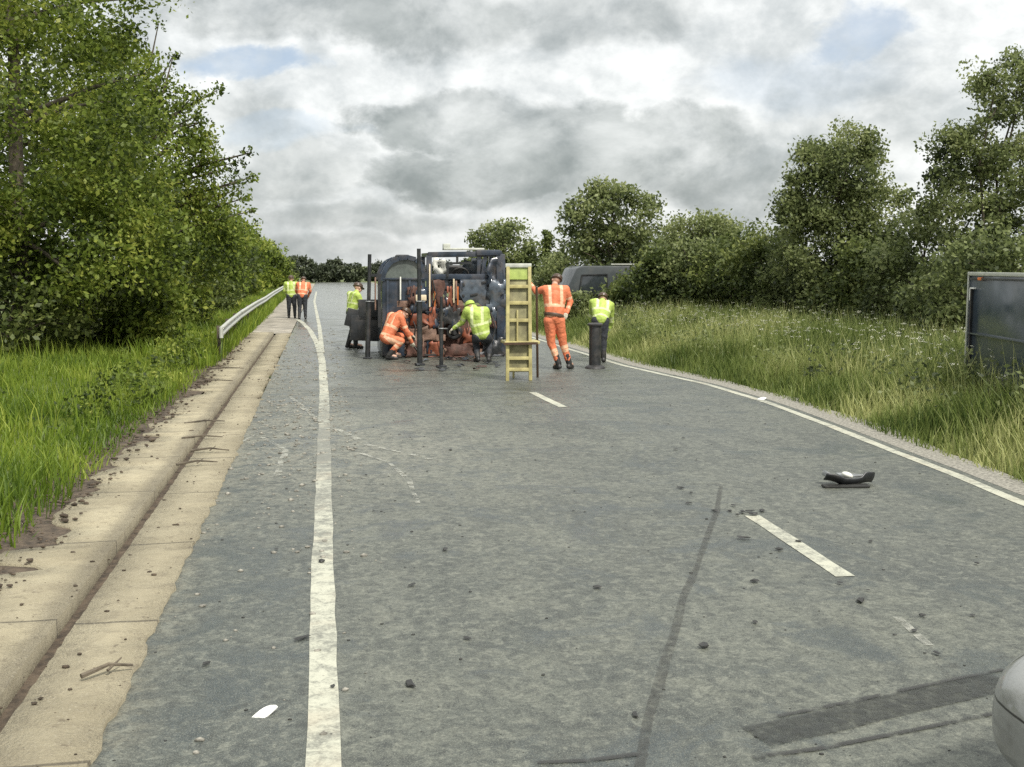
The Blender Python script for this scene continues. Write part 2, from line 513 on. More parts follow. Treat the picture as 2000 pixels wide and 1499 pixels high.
def brick_material():
    m, t, bs, out = newmat('old_red_brick')
    co = t.n('ShaderNodeTexCoord').outputs['Object']
    v = t.n('ShaderNodeCombineXYZ'); sp = t.n('ShaderNodeSeparateXYZ'); t.set(sp.inputs[0], co)
    t.set(v.inputs[0], t.m('ADD', sp.outputs[0], sp.outputs[1])); t.set(v.inputs[1], sp.outputs[2])
    br = t.n('ShaderNodeTexBrick')
    t.set(br.inputs['Vector'], v.outputs[0])
    br.inputs['Color1'].default_value = (.17, .058, .034, 1); br.inputs['Color2'].default_value = (.23, .105, .066, 1)
    br.inputs['Mortar'].default_value = (.19, .14, .105, 1)
    br.inputs['Scale'].default_value = 1.0
    br.inputs['Brick Width'].default_value = .225; br.inputs['Row Height'].default_value = .075
    br.inputs['Mortar Size'].default_value = .008
    n = t.noise(co, 4, 6, .7)
    c = t.mix(t.ramp(n, .45, .7, 0, .65), br.outputs[0], (.10, .06, .042, 1))
    t.set(bs.inputs['Base Color'], c); bs.inputs['Roughness'].default_value = .9
    bu = t.n('ShaderNodeBump'); bu.inputs['Strength'].default_value = .6; bu.inputs['Distance'].default_value = .01
    t.set(bu.inputs['Height'], t.m('ADD', br.outputs[1], n)); bu.invert = True
    t.set(bs.inputs['Normal'], bu.outputs[0])
    return m


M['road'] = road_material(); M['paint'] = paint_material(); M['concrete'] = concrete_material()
M['ground'] = ground_material(); M['brick'] = brick_material()
M['rubber'] = mark_material('tyre_rubber_mark', (.030, .032, .029), .15, .8, 22, .85)
M['rubber_thin'] = mark_material('thin_rubber_mark', (.03, .03, .028), .36, .56, 9, .8)
M['seam'] = mark_material('road_seam', (.05, .05, .045), .22, .75, 16, .62)
M['scuff'] = mark_material('pale_scuff', (.36, .36, .31), .42, .62, 6, .7)

# ------------------------------------------------------------------ world and sun
SUN_EL, SUN_AZ = R(52), R(155)      # azimuth clockwise from +Y: behind the viewer, to the right
world = bpy.data.worlds.new('World')
scene.world = world
world.use_nodes = True
wt = world.node_tree
wt.nodes.clear()
w = NT(wt)
wo = w.n('ShaderNodeOutputWorld')
bg = w.n('ShaderNodeBackground')
wt.links.new(bg.outputs[0], wo.inputs[0])
bg.inputs[1].default_value = 0.1
sky = w.n('ShaderNodeTexSky')
sky.sky_type = 'NISHITA'; sky.sun_disc = False
sky.sun_elevation = SUN_EL; sky.sun_rotation = SUN_AZ
sky.air_density = 1.0; sky.dust_density = 1.5
dirv = w.n('ShaderNodeTexCoord').outputs['Generated']
sp = w.n('ShaderNodeSeparateXYZ'); w.set(sp.inputs[0], dirv)
az0 = w.m('ARCTAN2', sp.outputs[0], sp.outputs[1])
el0 = w.m('ARCSINE', sp.outputs[2])
# turbulence that gives the cloud banks ragged, billowing edges
cv = w.n('ShaderNodeCombineXYZ')
w.set(cv.inputs[0], az0); w.set(cv.inputs[1], w.m('MULTIPLY', el0, 1.45))
wa = w.noise(cv.outputs[0], 7.0, 7, .58, .3, w=.7)
wb = w.noise(cv.outputs[0], 7.0, 7, .58, .3, w=7.1)
fine_ = w.noise(cv.outputs[0], 22.0, 7, .62, .4, w=9.)
AZ = w.m('ADD', az0, w.m('MULTIPLY', w.m('SUBTRACT', wa, .5), .16))
EL = w.m('ADD', el0, w.m('MULTIPLY', w.m('SUBTRACT', wb, .5), .085))


def angles(px, py):
    d = ray(px, py)
    return math.atan2(d.x, d.y), math.asin(d.z)


def patch(px, py, wx, wy, sharp=1.0):
    a, e = angles(px, py)
    u = w.m('DIVIDE', w.m('SUBTRACT', AZ, a), wx / F); v = w.m('DIVIDE', w.m('SUBTRACT', EL, e), wy / F)
    r = w.m('ADD', w.m('MULTIPLY', u, u), w.m('MULTIPLY', v, v))
    r = w.m('ADD', r, w.m('MULTIPLY', w.m('SUBTRACT', fine_, .5), 2.1))
    return w.ramp(r, 1.0 - .62 * sharp, 1.0 + .95 * sharp, 1, 0)


def acc(lst):
    o = None
    for wgt, s in lst:
        s = w.m('MULTIPLY', s, wgt)
        o = s if o is None else w.m('MAXIMUM', o, s)
    return o


grey = acc([(1.0, patch(860, 245, 170, 62, .5)), (.95, patch(1120, 280, 330, 75, .55)), (.9, patch(1030, 345, 330, 42, .6)),
            (.8, patch(1380, 330, 170, 90, .7)), (1.0, patch(700, 25, 330, 60, .8)), (.6, patch(1080, 30, 260, 45, .9)),
            (.55, patch(560, 330, 110, 60, .9)), (.45, patch(1650, 240, 160, 90, 1.)), (.5, patch(460, 230, 100, 50, .9)),
            (.45, patch(720, 430, 170, 30, .9)), (.5, patch(1300, 385, 240, 30, .9)), (.45, patch(600, 500, 170, 26, 1.))])
blue = acc([(.8, patch(470, 125, 130, 26, .7)), (.65, patch(1660, 75, 70, 45, .9)), (.38, patch(540, 255, 110, 26, .9)), (.3, patch(1560, 150, 160, 60, 1.))])
f1 = w.noise(cv.outputs[0], 9.0, 8, .6, .2, w=2.0)
f2 = w.noise(cv.outputs[0], 26.0, 6, .6, .3, w=4.0)
tex = w.m('ADD', w.m('MULTIPLY', f1, .7), w.m('MULTIPLY', f2, .3))
white = w.mix(w.ramp(tex, .36, .62), (5.0, 5.3, 5.3, 1), (8.9, 9.0, 8.8, 1))
gcol = w.mix(w.ramp(tex, .35, .64), (2.0, 2.25, 2.2, 1), (4.5, 4.75, 4.6, 1))
cl = w.mix(w.m('MULTIPLY', grey, w.ramp(w.noise(cv.outputs[0], 5.5, 7, .62, .5, w=15.), .36, .58, .38, 1.0), clamp=True), white, gcol)
cl = w.mix(w.m('MULTIPLY', blue, w.ramp(f2, .3, .6, .6, 1.), clamp=True), cl, w.mix(.55, sky.outputs[0], (3.4, 4.3, 5.6, 1)))
# low sky a little duller; the overcast is brightest overhead
low = w.ramp(el0, 0.0, .10, .86, 1.0)
top = w.ramp(el0, .30, 1.1, 1.0, 1.75)
gain = w.m('MULTIPLY', low, top)
cl = w.mix(1.0, cl, gain, 'MULTIPLY')
cl = w.mix(w.ramp(el0, -.02, 0.0, 1, 0), cl, (1.2, 1.3, 1.1, 1))
mixn = w.mix(.06, cl, sky.outputs[0])
w.set(bg.inputs[0], mixn)

sd = bpy.data.lights.new('sun', 'SUN')
sun = bpy.data.objects.new('sun', sd)
COL.objects.link(sun)
sd.energy = 3.7; sd.angle = R(6); sd.color = (1.0, .95, .87)
sdir = Vector((math.sin(SUN_AZ) * math.cos(SUN_EL), math.cos(SUN_AZ) * math.cos(SUN_EL), math.sin(SUN_EL)))
sun.rotation_euler = sdir.to_track_quat('Z', 'Y').to_euler()
sun.location = (0, -20, 40)
scene.view_settings.view_transform = 'Standard'
scene.view_settings.look = 'None'
scene.view_settings.gamma = 1
scene.view_settings.exposure = 0.38
scene.cycles.use_denoising = False
scene.cycles.max_bounces = 6
scene.cycles.diffuse_bounces = 2
scene.cycles.glossy_bounces = 3
scene.cycles.transmission_bounces = 4
scene.cycles.transparent_max_bounces = 8

# ------------------------------------------------------------------ ground and road
RIGHT_EDGE = [(2000, 985), (1870, 930), (1750, 884), (1620, 832), (1500, 787), (1380, 751), (1290, 731), (1215, 714), (1160, 697), (1110, 682)]
redge = [G(*p) for p in RIGHT_EDGE]
redge = [Vector((5.75, -10, 0)), Vector((5.8, 4, 0))] + redge + [Vector((redge[-1].x - .1, 34, 0)), Vector((5.5, 60, 0)), Vector((5.2, 140, 0))]


def right_x(y):
    for a, b in zip(redge[:-1], redge[1:]):
        if a.y <= y <= b.y:
            return a.x + (b.x - a.x) * (y - a.y) / (b.y - a.y)
    return redge[-1].x if y > redge[-1].y else redge[0].x


def gz(x, y):
    """height of the verges"""
    rx = right_x(min(max(y, -9), 139))
    z = -.12 if y < 62 else -.03
    if x < -2.0:
        u = min(1, (-2.0 - x) / 5.0)
        z = -.10 + min(1, (-2.0 - x) / .5) * .12 + .34 * u * u * (3 - 2 * u)
    elif x > rx + .55:
        u = min(1, (x - rx - .55) / 5.5)
        z = -.10 + min(1, (x - rx - .55) / .5) * .10 + .22 * u * u * (3 - 2 * u)
    if y > 60:
        z = z * max(0, 1 - (y - 60) / 40) + (-.03) * min(1, (y - 60) / 40)
    return z


def ground():
    xs = np.concatenate([np.array([-3000, -1200, -500, -200, -90, -45, -25, -15]), np.arange(-11, 24.01, .5), np.array([30, 45, 90, 200, 500, 1200, 3000])])
    ys = np.concatenate([np.array([-400, -100, -40, -20]), np.arange(-10, 62, 1.0), np.array([66, 72, 80, 90, 100, 115, 135, 160, 220, 350, 700, 1500, 4000])])
    v = [(x, y, gz(x, y)) for y in ys for x in xs]
    nx = len(xs)
    f = [(j * nx + i, j * nx + i + 1, (j + 1) * nx + i + 1, (j + 1) * nx + i) for j in range(len(ys) - 1) for i in range(nx - 1)]
    o = link('ground', np_mesh('ground', v, f, smooth=True), M['ground'])
    tag(o, kind='structure')


ground()


def sheet(name, left, right, z, mat):
    """ribbon between two polylines of (x, y)"""
    v = []; f = []
    for a, b in zip(left, right):
        v += [(a[0], a[1], z), (b[0], b[1], z)]
    for i in range(len(left) - 1):
        f.append((2 * i, 2 * i + 1, 2 * i + 3, 2 * i + 2))
    o = link(name, np_mesh(name, v, f), mat)
    tag(o, kind='structure')
    return o


ys = list(np.arange(-10, 60, 1.0)) + [60, 75, 90, 110, 138]
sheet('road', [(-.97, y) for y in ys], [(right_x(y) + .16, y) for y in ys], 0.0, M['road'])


def ribbon(name, pts, wid, z, mat, jag=0.0):
    L, Rr = [], []
    pts = [Vector((p[0], p[1])) for p in pts]
    # resample for worn edges
    res = []
    for a, b in zip(pts[:-1], pts[1:]):
        n = max(1, int((b - a).length / .35))
        for i in range(n): res.append(a + (b - a) * i / n)
    res.append(pts[-1])
    for i, p in enumerate(res):
        t = (res[min(i + 1, len(res) - 1)] - res[max(i - 1, 0)]).normalized()
        nrm = Vector((t.y, -t.x))
        wv = wid if not callable(wid) else wid(p.y)
        L.append(p - nrm * (wv / 2 + random.uniform(-jag, jag))); Rr.append(p + nrm * (wv / 2 + random.uniform(-jag, jag)))
    return sheet(name, L, Rr, z, mat)


LW = .145
# left edge line; it bends away to the left beyond the crash, and a second line carries on
lp = [G(632, 1700), G(632, 1499), G(630, 1200), G(632, 960), G(633, 850), G(633, 770), G(629, 705), G(620, 672), G(605, 645), G(590, 630), G(580, 624)]
ribbon('edge_line', lp[::-1][::-1], LW, .004, M['paint'], .006)
ribbon('edge_line', [G(629, 690), G(624, 640), G(618, 610), G(614, 590), G(618, 570)], .12, .0085, M['paint'], .006)
dash = [(G(1652, 1127), G(1470, 1008)), (G(1100, 796), G(1040, 767)), (G(2360, 1600), G(2150, 1450))]
for a, b in dash:
    ribbon('centre_line_dash', [a, b], .125, .004, M['paint'], .006)
# ghost of a worn dash between the two
ribbon('worn_dash', [G(1815, 1262), G(1745, 1200)], .05, .004, M['scuff'])
ribbon('right_edge_line', [(p.x, p.y) for p in redge[:-1]], .12, .004, M['paint'], .006)
ribbon('road_seam', [G(1245, 1530), G(1270, 1400), G(1300, 1290), G(1335, 1170), G(1372, 1080), G(1400, 1000), G(1408, 950)], .045, .005, M['seam'], .008)
ribbon('tyre_mark', [G(1475, 1440), G(1600, 1415), G(1750, 1378), G(1965, 1330)], .21, .006, M['rubber'], .0)
ribbon('tyre_mark', [G(1470, 1482), G(1600, 1464), G(1760, 1432), G(1940, 1396)], .03, .006, M['rubber_thin'], .004)
ribbon('tyre_mark', [G(1520, 1402), G(1650, 1376), G(1800, 1342), G(1960, 1310)], .028, .0075, M['rubber_thin'], .004)
ribbon('tyre_mark', [G(1050, 1492), G(1150, 1488), G(1245, 1475)], .03, .006, M['rubber_thin'], .004)
ribbon('scrape_mark', [G(700, 885), G(760, 905), G(800, 940), G(815, 985)], .05, .006, M['scuff'], .01)
ribbon('scrape_mark', [G(560, 770), G(620, 820), G(720, 870), G(850, 900)], .07, .007, M['scuff'], .02)
ribbon('scrape_mark', [G(440, 880), G(500, 850), G(560, 880), G(540, 930)], .06, .006, M['scuff'], .015)

# gravel margin on the right between the line and the grass
sheet('gravel_margin', [(right_x(y) + .16, y) for y in ys], [(right_x(y) + .60 + random.uniform(-.12, .12), y) for y in ys], .002, M['pebble'])


# concrete drain: two slabs with an open slot between them
def slab(name, x0, x1, y0, y1, z, rag0=None, step=.11, rag1=None):
    n = int((y1 - y0) / step)
    v = []; f = []
    c = 0.0; c1 = 0.0
    for i in range(n + 1):
        y = y0 + (y1 - y0) * i / n
        if rag0 and i % random.choice((2, 4, 7)) == 0: c = random.gauss(0, rag0)
        c1 = random.gauss(0, rag1) if rag1 else 0
        a = x0 + c + (random.gauss(0, rag0 * .3) if rag0 else 0); b = x1 + c1
        v += [(a, y, -.06), (a + .01, y, z + random.uniform(-.008, .006)), (b, y, z + random.uniform(-.006, .006)), (b, y, -.06)]
    for i in range(n):
        for k in range(3):
            f.append((4 * i + k, 4 * i + 4 + k, 4 * i + 5 + k, 4 * i + 1 + k))
    me = np_mesh(name, v, f)
    o = link(name, me, M['concrete'])
    tag(o, kind='structure')
    return o


slab('concrete_kerb', -2.07, -1.49, 2.0, 34.0, .048, .10)
slab('concrete_channel', -1.405, -.955, 2.0, 17, .02, None, .09, .011)
slab('concrete_channel', -1.42, -1.02, 17.004, 34, .016, None, .18, .05)
sheet('dirt_shoulder', [(-2.5 + random.uniform(-.12, .12) - .004 * y, y) for y in np.arange(34, 130, 1.)], [(-.99, y) for y in np.arange(34, 130, 1.)], .001, M['mudshoulder'])
sheet('drain_slot', [(-1.5, 2), (-1.5, 34)], [(-1.39, 2), (-1.39, 34)], -.045, M['soil'])
sheet('soil_edge', [(-2.75 + random.uniform(-.1, .1), y) for y in np.arange(2, 34, .5)], [(-1.88 + random.uniform(-.03, .03), y) for y in np.arange(2, 34, .5)], .034, M['soil'])


# ------------------------------------------------------------------ grass
def blades(name, pts, h, wd, label=None, mat=None, lean=.35, tints=None):
    n = len(pts)
    h = h * RNG.uniform(.55, 1.25, n)
    a = RNG.uniform(0, 2 * np.pi, n); la = RNG.uniform(0, 2 * np.pi, n); l = h * lean * RNG.uniform(.2, 1.3, n)
    dx, dy = np.cos(a) * wd / 2, np.sin(a) * wd / 2
    lx, ly = np.cos(la) * l, np.sin(la) * l
    v = np.zeros((n, 5, 3), dtype=np.float32)
    x, y, z = pts[:, 0], pts[:, 1], pts[:, 2]
    v[:, 0] = np.stack([x - dx, y - dy, z - .02], 1); v[:, 1] = np.stack([x + dx, y + dy, z - .02], 1)
    v[:, 2] = np.stack([x - dx * .8 + lx * .3, y - dy * .8 + ly * .3, z + h * .55], 1)
    v[:, 3] = np.stack([x + dx * .8 + lx * .3, y + dy * .8 + ly * .3, z + h * .55], 1)
    v[:, 4] = np.stack([x + lx, y + ly, z + h * .95], 1)
    b = np.arange(n)[:, None] * 5
    f = np.concatenate([b + [0, 1, 3], b + [0, 3, 2], b + [2, 3, 4]], 0)
    if tints is None: tints = RNG.uniform(0, 1, n)
    tv = np.repeat(tints[:, None], 5, 1)
    tv[:, 4] += .12
    o = link(name, np_mesh(name, v.reshape(-1, 3), f, tv.ravel()), mat)
    return tag(o, label, None, None, 'stuff')


def scatter(n, xf, y0, y1, power=1.0):
    """n points; xf(y)->(x0,x1); denser near the viewer when power>1"""
    u = RNG.uniform(0, 1, n) ** power
    y = y0 + (y1 - y0) * u
    x = np.zeros(n); z = np.zeros(n)
    t = RNG.uniform(0, 1, n)
    for i in range(n):
        a, b = xf(y[i]); x[i] = a + (b - a) * t[i]; z[i] = gz(x[i], y[i])
    return np.stack([x, y, z], 1)


def patchy(p, s=1.3, amt=.5):
    ph = np.sin(p[:, 0] * 1.9 * s + 2 * np.sin(p[:, 1] * .7 * s)) * np.sin(p[:, 1] * 1.3 * s + 1.7 * np.sin(p[:, 0] * 1.1 * s))
    return np.clip(.5 + amt * .5 * ph + RNG.normal(0, .2, len(p)), 0, 1)


lefty = lambda y: (-8.5, -2.15)
pl = scatter(80000, lefty, 2.5, 50, 1.4)
pl = pl[(RNG.uniform(0, 1, len(pl)) < np.clip((-1.98 - pl[:, 0]) / .4, .15, 1))]
blades('verge_grass', pl, .25 + .10 * np.sin(pl[:, 1] * .8) * np.sin(pl[:, 0] * 2), .016, 'bright green rough grass on the left verge', M['grass'], .5, patchy(pl, .9, .6))
# a ragged fringe of soil-side weeds
pf = scatter(5200, lambda y: (-2.75, -1.98), 6, 34, 1.5)
pf = pf[(np.sin(pf[:, 1] * 2.3) + np.sin(pf[:, 1] * 5.1 + 1)) > .1]
blades('edge_weeds', pf, .11, .022, 'low weeds along the broken edge of the concrete', M['grass'], .9, RNG.uniform(0, .5, len(pf)))
righty = lambda y: (right_x(min(y, 139)) + .42, right_x(min(y, 139)) + 5.5 + y * .05)
pr = scatter(130000, righty, 4, 46, 1.45)
rel = pr[:, 0] - np.array([right_x(y) for y in pr[:, 1]]) - .6
hh = np.clip(.24 + .5 * rel, .24, .80) * (.85 + .3 * np.sin(pr[:, 0] * 1.7 + pr[:, 1]) * np.sin(pr[:, 1] * .9))
blades('meadow_grass', pr, hh, .018, 'tall pale green meadow grass on the right bank', M['grass_r'], .42, patchy(pr, .7, .7))
ps = scatter(7500, lambda y: (righty(y)[0] + 1.1, righty(y)[1]), 8, 44, 1.4)
blades('seed_stalks', ps, .95, .012, 'straw coloured seed stalks standing above the meadow grass', M['grass_r'], .25, np.full(len(ps), .95))
pg = scatter(3500, lambda y: (-7.5, -2.6), 13, 60, 1.3)
blades('tall_verge_stalks', pg, .5, .014, 'taller pale stalks in the left verge', M['grass'], .3, np.full(len(pg), .85))
pw = scatter(9500, lambda y: (-3.6, -1.95 - .006 * y), 22, 74, 1.0)
blades('rail_weeds', pw, .50, .03, 'coarse weeds grown up around the guard rail', M['grass'], .35, patchy(pw, .9, .6))
# white umbels among the meadow grass
pu = scatter(1300, lambda y: (righty(y)[0] + 1.2, righty(y)[1]), 9, 40, 1.2)
uv = []; uf = []
for p in pu:
    h = .74 + RNG.uniform(-.12, .2)
    for k in range(7):
        a = RNG.uniform(0, 6.28); r = .045 * math.sqrt(RNG.uniform(0, 1)); c = np.array([p[0] + r * math.cos(a), p[1] + r * math.sin(a), p[2] + h + RNG.uniform(-.01, .015)])
        s = .013
        i = len(uv)
        uv += [c + [-s, 0, -.003], c + [0, -s, .004], c + [s, 0, -.003], c + [0, s, .004]]
        uf.append((i, i + 1, i + 2, i + 3))
o = link('white_umbels', np_mesh('white_umbels', np.array(uv), uf), M['umbel'])
tag(o, 'small white flower heads scattered through the meadow grass', kind='stuff')


# ------------------------------------------------------------------ trees
def crown_mesh(name, clusters, leaf, seed, flat=.0):
    """clusters: list of (x,y,z,sigma,n) in local coords; leaf size in metres"""
    rg = np.random.default_rng(seed)
    V = []; T = []
    for (cx, cy, cz, s, n, tb) in clusters:
        p = rg.normal(0, 1, (n, 3)) * np.array([s, s, s * .72])
        rr = np.linalg.norm(p, axis=1, keepdims=True)
        p = np.where(rr > 2.1 * s, p * .6, p) + np.array([cx, cy, cz])
        nrm = rg.normal(0, 1, (n, 3)) + np.array([0, 0, .55]); nrm /= np.linalg.norm(nrm, axis=1, keepdims=True)
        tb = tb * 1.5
        t = np.cross(nrm, rg.normal(0, 1, (n, 3))); t /= np.linalg.norm(t, axis=1, keepdims=True) + 1e-9
        b = np.cross(nrm, t)
        L = leaf * rg.uniform(.45, 1.35, (n, 1))
        q = np.stack([p - t * L * .5, p + b * L * .30 - nrm * L * .06, p + t * L * .5, p - b * L * .30 - nrm * L * .06], 1)
        V.append(q.reshape(-1, 3))
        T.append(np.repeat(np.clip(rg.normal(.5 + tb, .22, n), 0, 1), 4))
    V = np.concatenate(V); T = np.concatenate(T)
    f = np.arange(len(V)).reshape(-1, 4)
    return np_mesh(name, V, f, T)


def limb(mb, pts, r0, r1, seg=8):
    n = len(pts) - 1
    for i in range(n):
        a = r0 + (r1 - r0) * i / n; b = r0 + (r1 - r0) * (i + 1) / n
        mb.tube(pts[i], pts[i + 1], a, b, seg=seg)
        if i: mb.ball(pts[i], (a, a, a), u=8, v=6)


def tree(name, label, cat, group, px, Y, top, ell, ncl, nleaf, leaf, mat, seed, trunk_r=.14, sig=(.28, .5), extra=(), trunk_top=.75, gap=.0, stems=1, Yn=None):
    """ell: list of ellipsoids (dx,dy,z,rx,ry,rz,weight) relative to the trunk's foot"""
    rg = random.Random(seed)
    if Yn:
        k = Yn / Y; Y = Yn
        top = 2 + (top - 2) * k; sig = (sig[0] * k, sig[1] * k); leaf *= k; trunk_r *= k
        ell = [(e[0] * k, e[1] * k, max(.1, 2 + (e[2] - 2) * k), e[3] * k, e[4] * k, e[5] * k, e[6]) for e in ell]
    X = P(px, 520, Y).x
    z0 = gz(X, Y)
    root = thing(name, label, cat, (X, Y, z0 - .03), 0, group)
    cl = []
    tot = sum(e[6] for e in ell)
    for e in ell:
        k = int(ncl * e[6] / tot)
        for _ in range(k):
            while True:
                v = Vector((rg.uniform(-1, 1), rg.uniform(-1, 1), rg.uniform(-1, 1)))
                if v.length <= 1: break
            v = v.normalized() * (v.length ** .55)
            x, y, z = e[0] + v.x * e[3], e[1] + v.y * e[4], e[2] + v.z * e[5]
            if gap and math.sin(x * 2.3 + seed) * math.sin(y * 2.1 + 1) * math.sin(z * 2.6 + seed * .5) > 1 - gap: continue
            s = rg.uniform(*sig)
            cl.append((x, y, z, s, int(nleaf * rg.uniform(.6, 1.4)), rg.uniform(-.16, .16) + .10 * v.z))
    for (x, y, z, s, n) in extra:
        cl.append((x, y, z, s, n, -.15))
    me = crown_mesh('crown', cl, leaf, seed)
    link('crown', me, mat, root, world=False)
    mb = MB()
    tz = top * trunk_top
    for st in range(stems):
        ox, oy = (rg.uniform(-.5, .5), rg.uniform(-.4, .4)) if stems > 1 else (0, 0)
        tp = [Vector((ox * .4, oy * .4, -.1)), Vector((ox * .6 + rg.uniform(-.1, .1), oy * .6, tz * .35)), Vector((ox + rg.uniform(-.2, .2), oy + rg.uniform(-.2, .2), tz * .7)), Vector((ox * 1.4 + rg.uniform(-.3, .3), oy * 1.4, tz))]
        limb(mb, tp, trunk_r, trunk_r * .3)
        pick = rg.sample(cl, min(len(cl), 16 // stems + 3)) + ([c for c in cl[-len(extra):]] if extra and st == 0 else [])
        for c in pick:
            t = Vector(c[:3])
            hz = max(.25 * tz, min(tz * .95, t.z - .35 * math.hypot(t.x, t.y) - .2))
            u = hz / tz * 3
            i = min(2, int(u)); s = tp[i].lerp(tp[i + 1], min(1, u - i))
            mid = s.lerp(t, .55) + Vector((rg.uniform(-.15, .15), rg.uniform(-.15, .15), .12))
            limb(mb, [s, mid, t], trunk_r * .34, .012, 6)
    me = mb.mesh('trunk', 60)
    link('trunk', me, M['bark'], root, world=False)
    return root


rgw = np.random.default_rng(77)
cw = []
for p in scatter(420, lambda y: (righty(y)[0] + .7, righty(y)[1]), 9, 40, 1.3):
    cw.append((p[0], p[1], p[2] + rgw.uniform(.25, .75), rgw.uniform(.07, .24), int(rgw.uniform(25, 70)), rgw.uniform(-.3, .25)))
tag(link('bank_weeds', crown_mesh('bank_weeds', cw, .07, 5), M['leaf_right']), 'broad leaved weeds among the meadow grass of the right bank', kind='stuff')
cw = []
for p in scatter(60, lambda y: (-8, -2.7), 10, 40, 1.2):
    cw.append((p[0], p[1], p[2] + rgw.uniform(.1, .35), rgw.uniform(.07, .18), int(rgw.uniform(25, 60)), rgw.uniform(-.3, .2)))
for p in scatter(36, lambda y: (-3.0, -2.4), 14, 24, 1.0):
    cw.append((p[0], p[1], p[2] + rgw.uniform(.1, .5), rgw.uniform(.1, .2), 60, rgw.uniform(-.3, .2)))
tag(link('verge_weeds', crown_mesh('verge_weeds', cw, .075, 6), M['leaf']), 'broad leaved weeds in the left verge', kind='stuff')

GL = 'trees and bushes along the left verge'
GRT = 'trees beyond the right bank'
tree('broadleaf_tree', 'tallest leafy tree, nearest on the left, its crown rising out of sight', 'tree', GL, 40, 24, 11.5,
     [(0, 0, 4.2, 3.0, 2.6, 3.0, 5), (.55, 0, 8.6, 2.9, 2.6, 2.9, 1.9), (.9, -.6, 2.2, 2.2, 1.8, 1.5, 2.2)], 340, 215, .112, M['leaf'], 3, .2, (.22, .44), gap=.62)
X2 = P(280, 520, 31).x
ext = []
for (px, py, s, n) in [(375, 205, .22, 70), (400, 200, .17, 60), (425, 190, .13, 45), (385, 240, .15, 50), (395, 252, .1, 26),
                       (400, 320, .25, 110), (440, 345, .24, 100), (465, 330, .15, 50), (490, 312, .1, 34), (470, 370, .17, 70), (490, 360, .12, 40), (480, 400, .13, 45),
                       (450, 390, .16, 60), (494, 425, .08, 22), (425, 380, .25, 100), (385, 290, .25, 90), (340, 120, .12, 30), (310, 60, .15, 40)]:
    q = P(px, py, 31)
    ext.append((q.x - X2, 0, q.z, s, n))
tree('broadleaf_tree', 'leafy tree with two dark branches reaching out over the road edge', 'tree', GL, 280, 31, 6.8,
     [(-.2, 0, 4.4, 2.0, 1.7, 2.3, 4), (.5, .2, 2.6, 2.0, 1.7, 1.7, 3), (-.7, 0, 6.3, 1.2, 1.2, 1.3, 1.2)], 230, 170, .125, M['leaf'], 5, .13, (.2, .4), ext, gap=.5)
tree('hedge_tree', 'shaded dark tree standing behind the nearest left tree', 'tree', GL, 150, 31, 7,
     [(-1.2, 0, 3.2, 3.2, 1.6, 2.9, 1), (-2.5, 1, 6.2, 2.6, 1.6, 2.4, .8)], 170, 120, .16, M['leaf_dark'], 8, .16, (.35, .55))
left_more = [(372, 42, 4.3, 2.0, 'rounded bush tree just past the two overhanging branches', 'leaf'),
             (405, 50, 4.2, 1.7, 'dark bushy tree in the middle of the left row', 'leaf_dark'),
             (440, 60, 4.3, 2.1, 'yellowish green tree further along the left row', 'leaf'),
             (478, 76, 4.1, 2.3, 'low domed tree third from the far end of the left row', 'leaf'),
             (508, 95, 3.8, 2.3, 'small domed tree second from the far end of the left row', 'leaf'),
             (532, 118, 3.0, 2.2, 'smallest tree closing the far end of the left row', 'leaf_dark')]
for i, (px, Y, h, r, lab, mt) in enumerate(left_more):
    tree('hedge_tree', lab, 'tree', GL, px, Y, h, [(0, 0, h * .56, r, r, h * .42, 2), (.3, 0, h * .3, r * .9, r, h * .3, 1.2)], 120, 95, .11 + .0016 * Y, M[mt], 20 + i, .1, (.22, .4), gap=.4)
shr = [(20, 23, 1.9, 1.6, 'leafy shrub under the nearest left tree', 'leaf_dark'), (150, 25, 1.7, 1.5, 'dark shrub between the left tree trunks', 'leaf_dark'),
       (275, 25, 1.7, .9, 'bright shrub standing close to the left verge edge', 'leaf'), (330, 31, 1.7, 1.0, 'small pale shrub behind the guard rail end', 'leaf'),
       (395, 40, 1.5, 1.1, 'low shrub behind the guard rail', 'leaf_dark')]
for i, (px, Y, h, r, lab, mt) in enumerate(shr):
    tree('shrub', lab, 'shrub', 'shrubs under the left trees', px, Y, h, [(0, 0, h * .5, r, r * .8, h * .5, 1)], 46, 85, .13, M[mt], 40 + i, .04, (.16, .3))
# right side
tree('round_tree', 'round topped tree behind the yellow board', 'tree', GRT, 985, 70, 4.6, [(0, 0, 2.9, 2.2, 2, 1.65, 3), (0, 0, 1.6, 2.3, 2, 1.3, 1)], 120, 75, .24, M['leaf_right'], 61, .15, (.25, .42))
tree('slim_conifer', 'slim dark pointed tree beside the round topped tree', 'tree', GRT, 1071, 66, 3.8, [(0, 0, 2.9, .28, .28, 1.0, 1), (0, 0, 1.4, .6, .6, 1.0, 1)], 34, 60, .2, M['leaf_dark'], 62, .08, (.12, .24))
tree('spreading_tree', 'broad tree with a ragged top above the dark van', 'tree', GRT, 1195, 50, 5.6, [(.1, 0, 3.7, 2.3, 1.8, 1.7, 3), (0, 0, 2.2, 2.6, 1.8, 1.5, 2), (-.9, 0, 4.9, .8, .8, .5, .4)], 150, 85, .2, M['leaf_right'], 63, .16, (.24, .4), gap=.2, Yn=42)
tree('spreading_tree', 'low dark tree behind the brick wall', 'tree', GRT, 1370, 46, 4.0, [(0, 0, 2.6, 1.6, 1.5, 1.4, 2), (1.3, 0, 2.4, 1.7, 1.5, 1.4, 2), (.3, 0, 1.2, 2.4, 1.5, 1.1, 2)], 190, 120, .15, M['leaf_right'], 64, .14, (.22, .38), Yn=34)
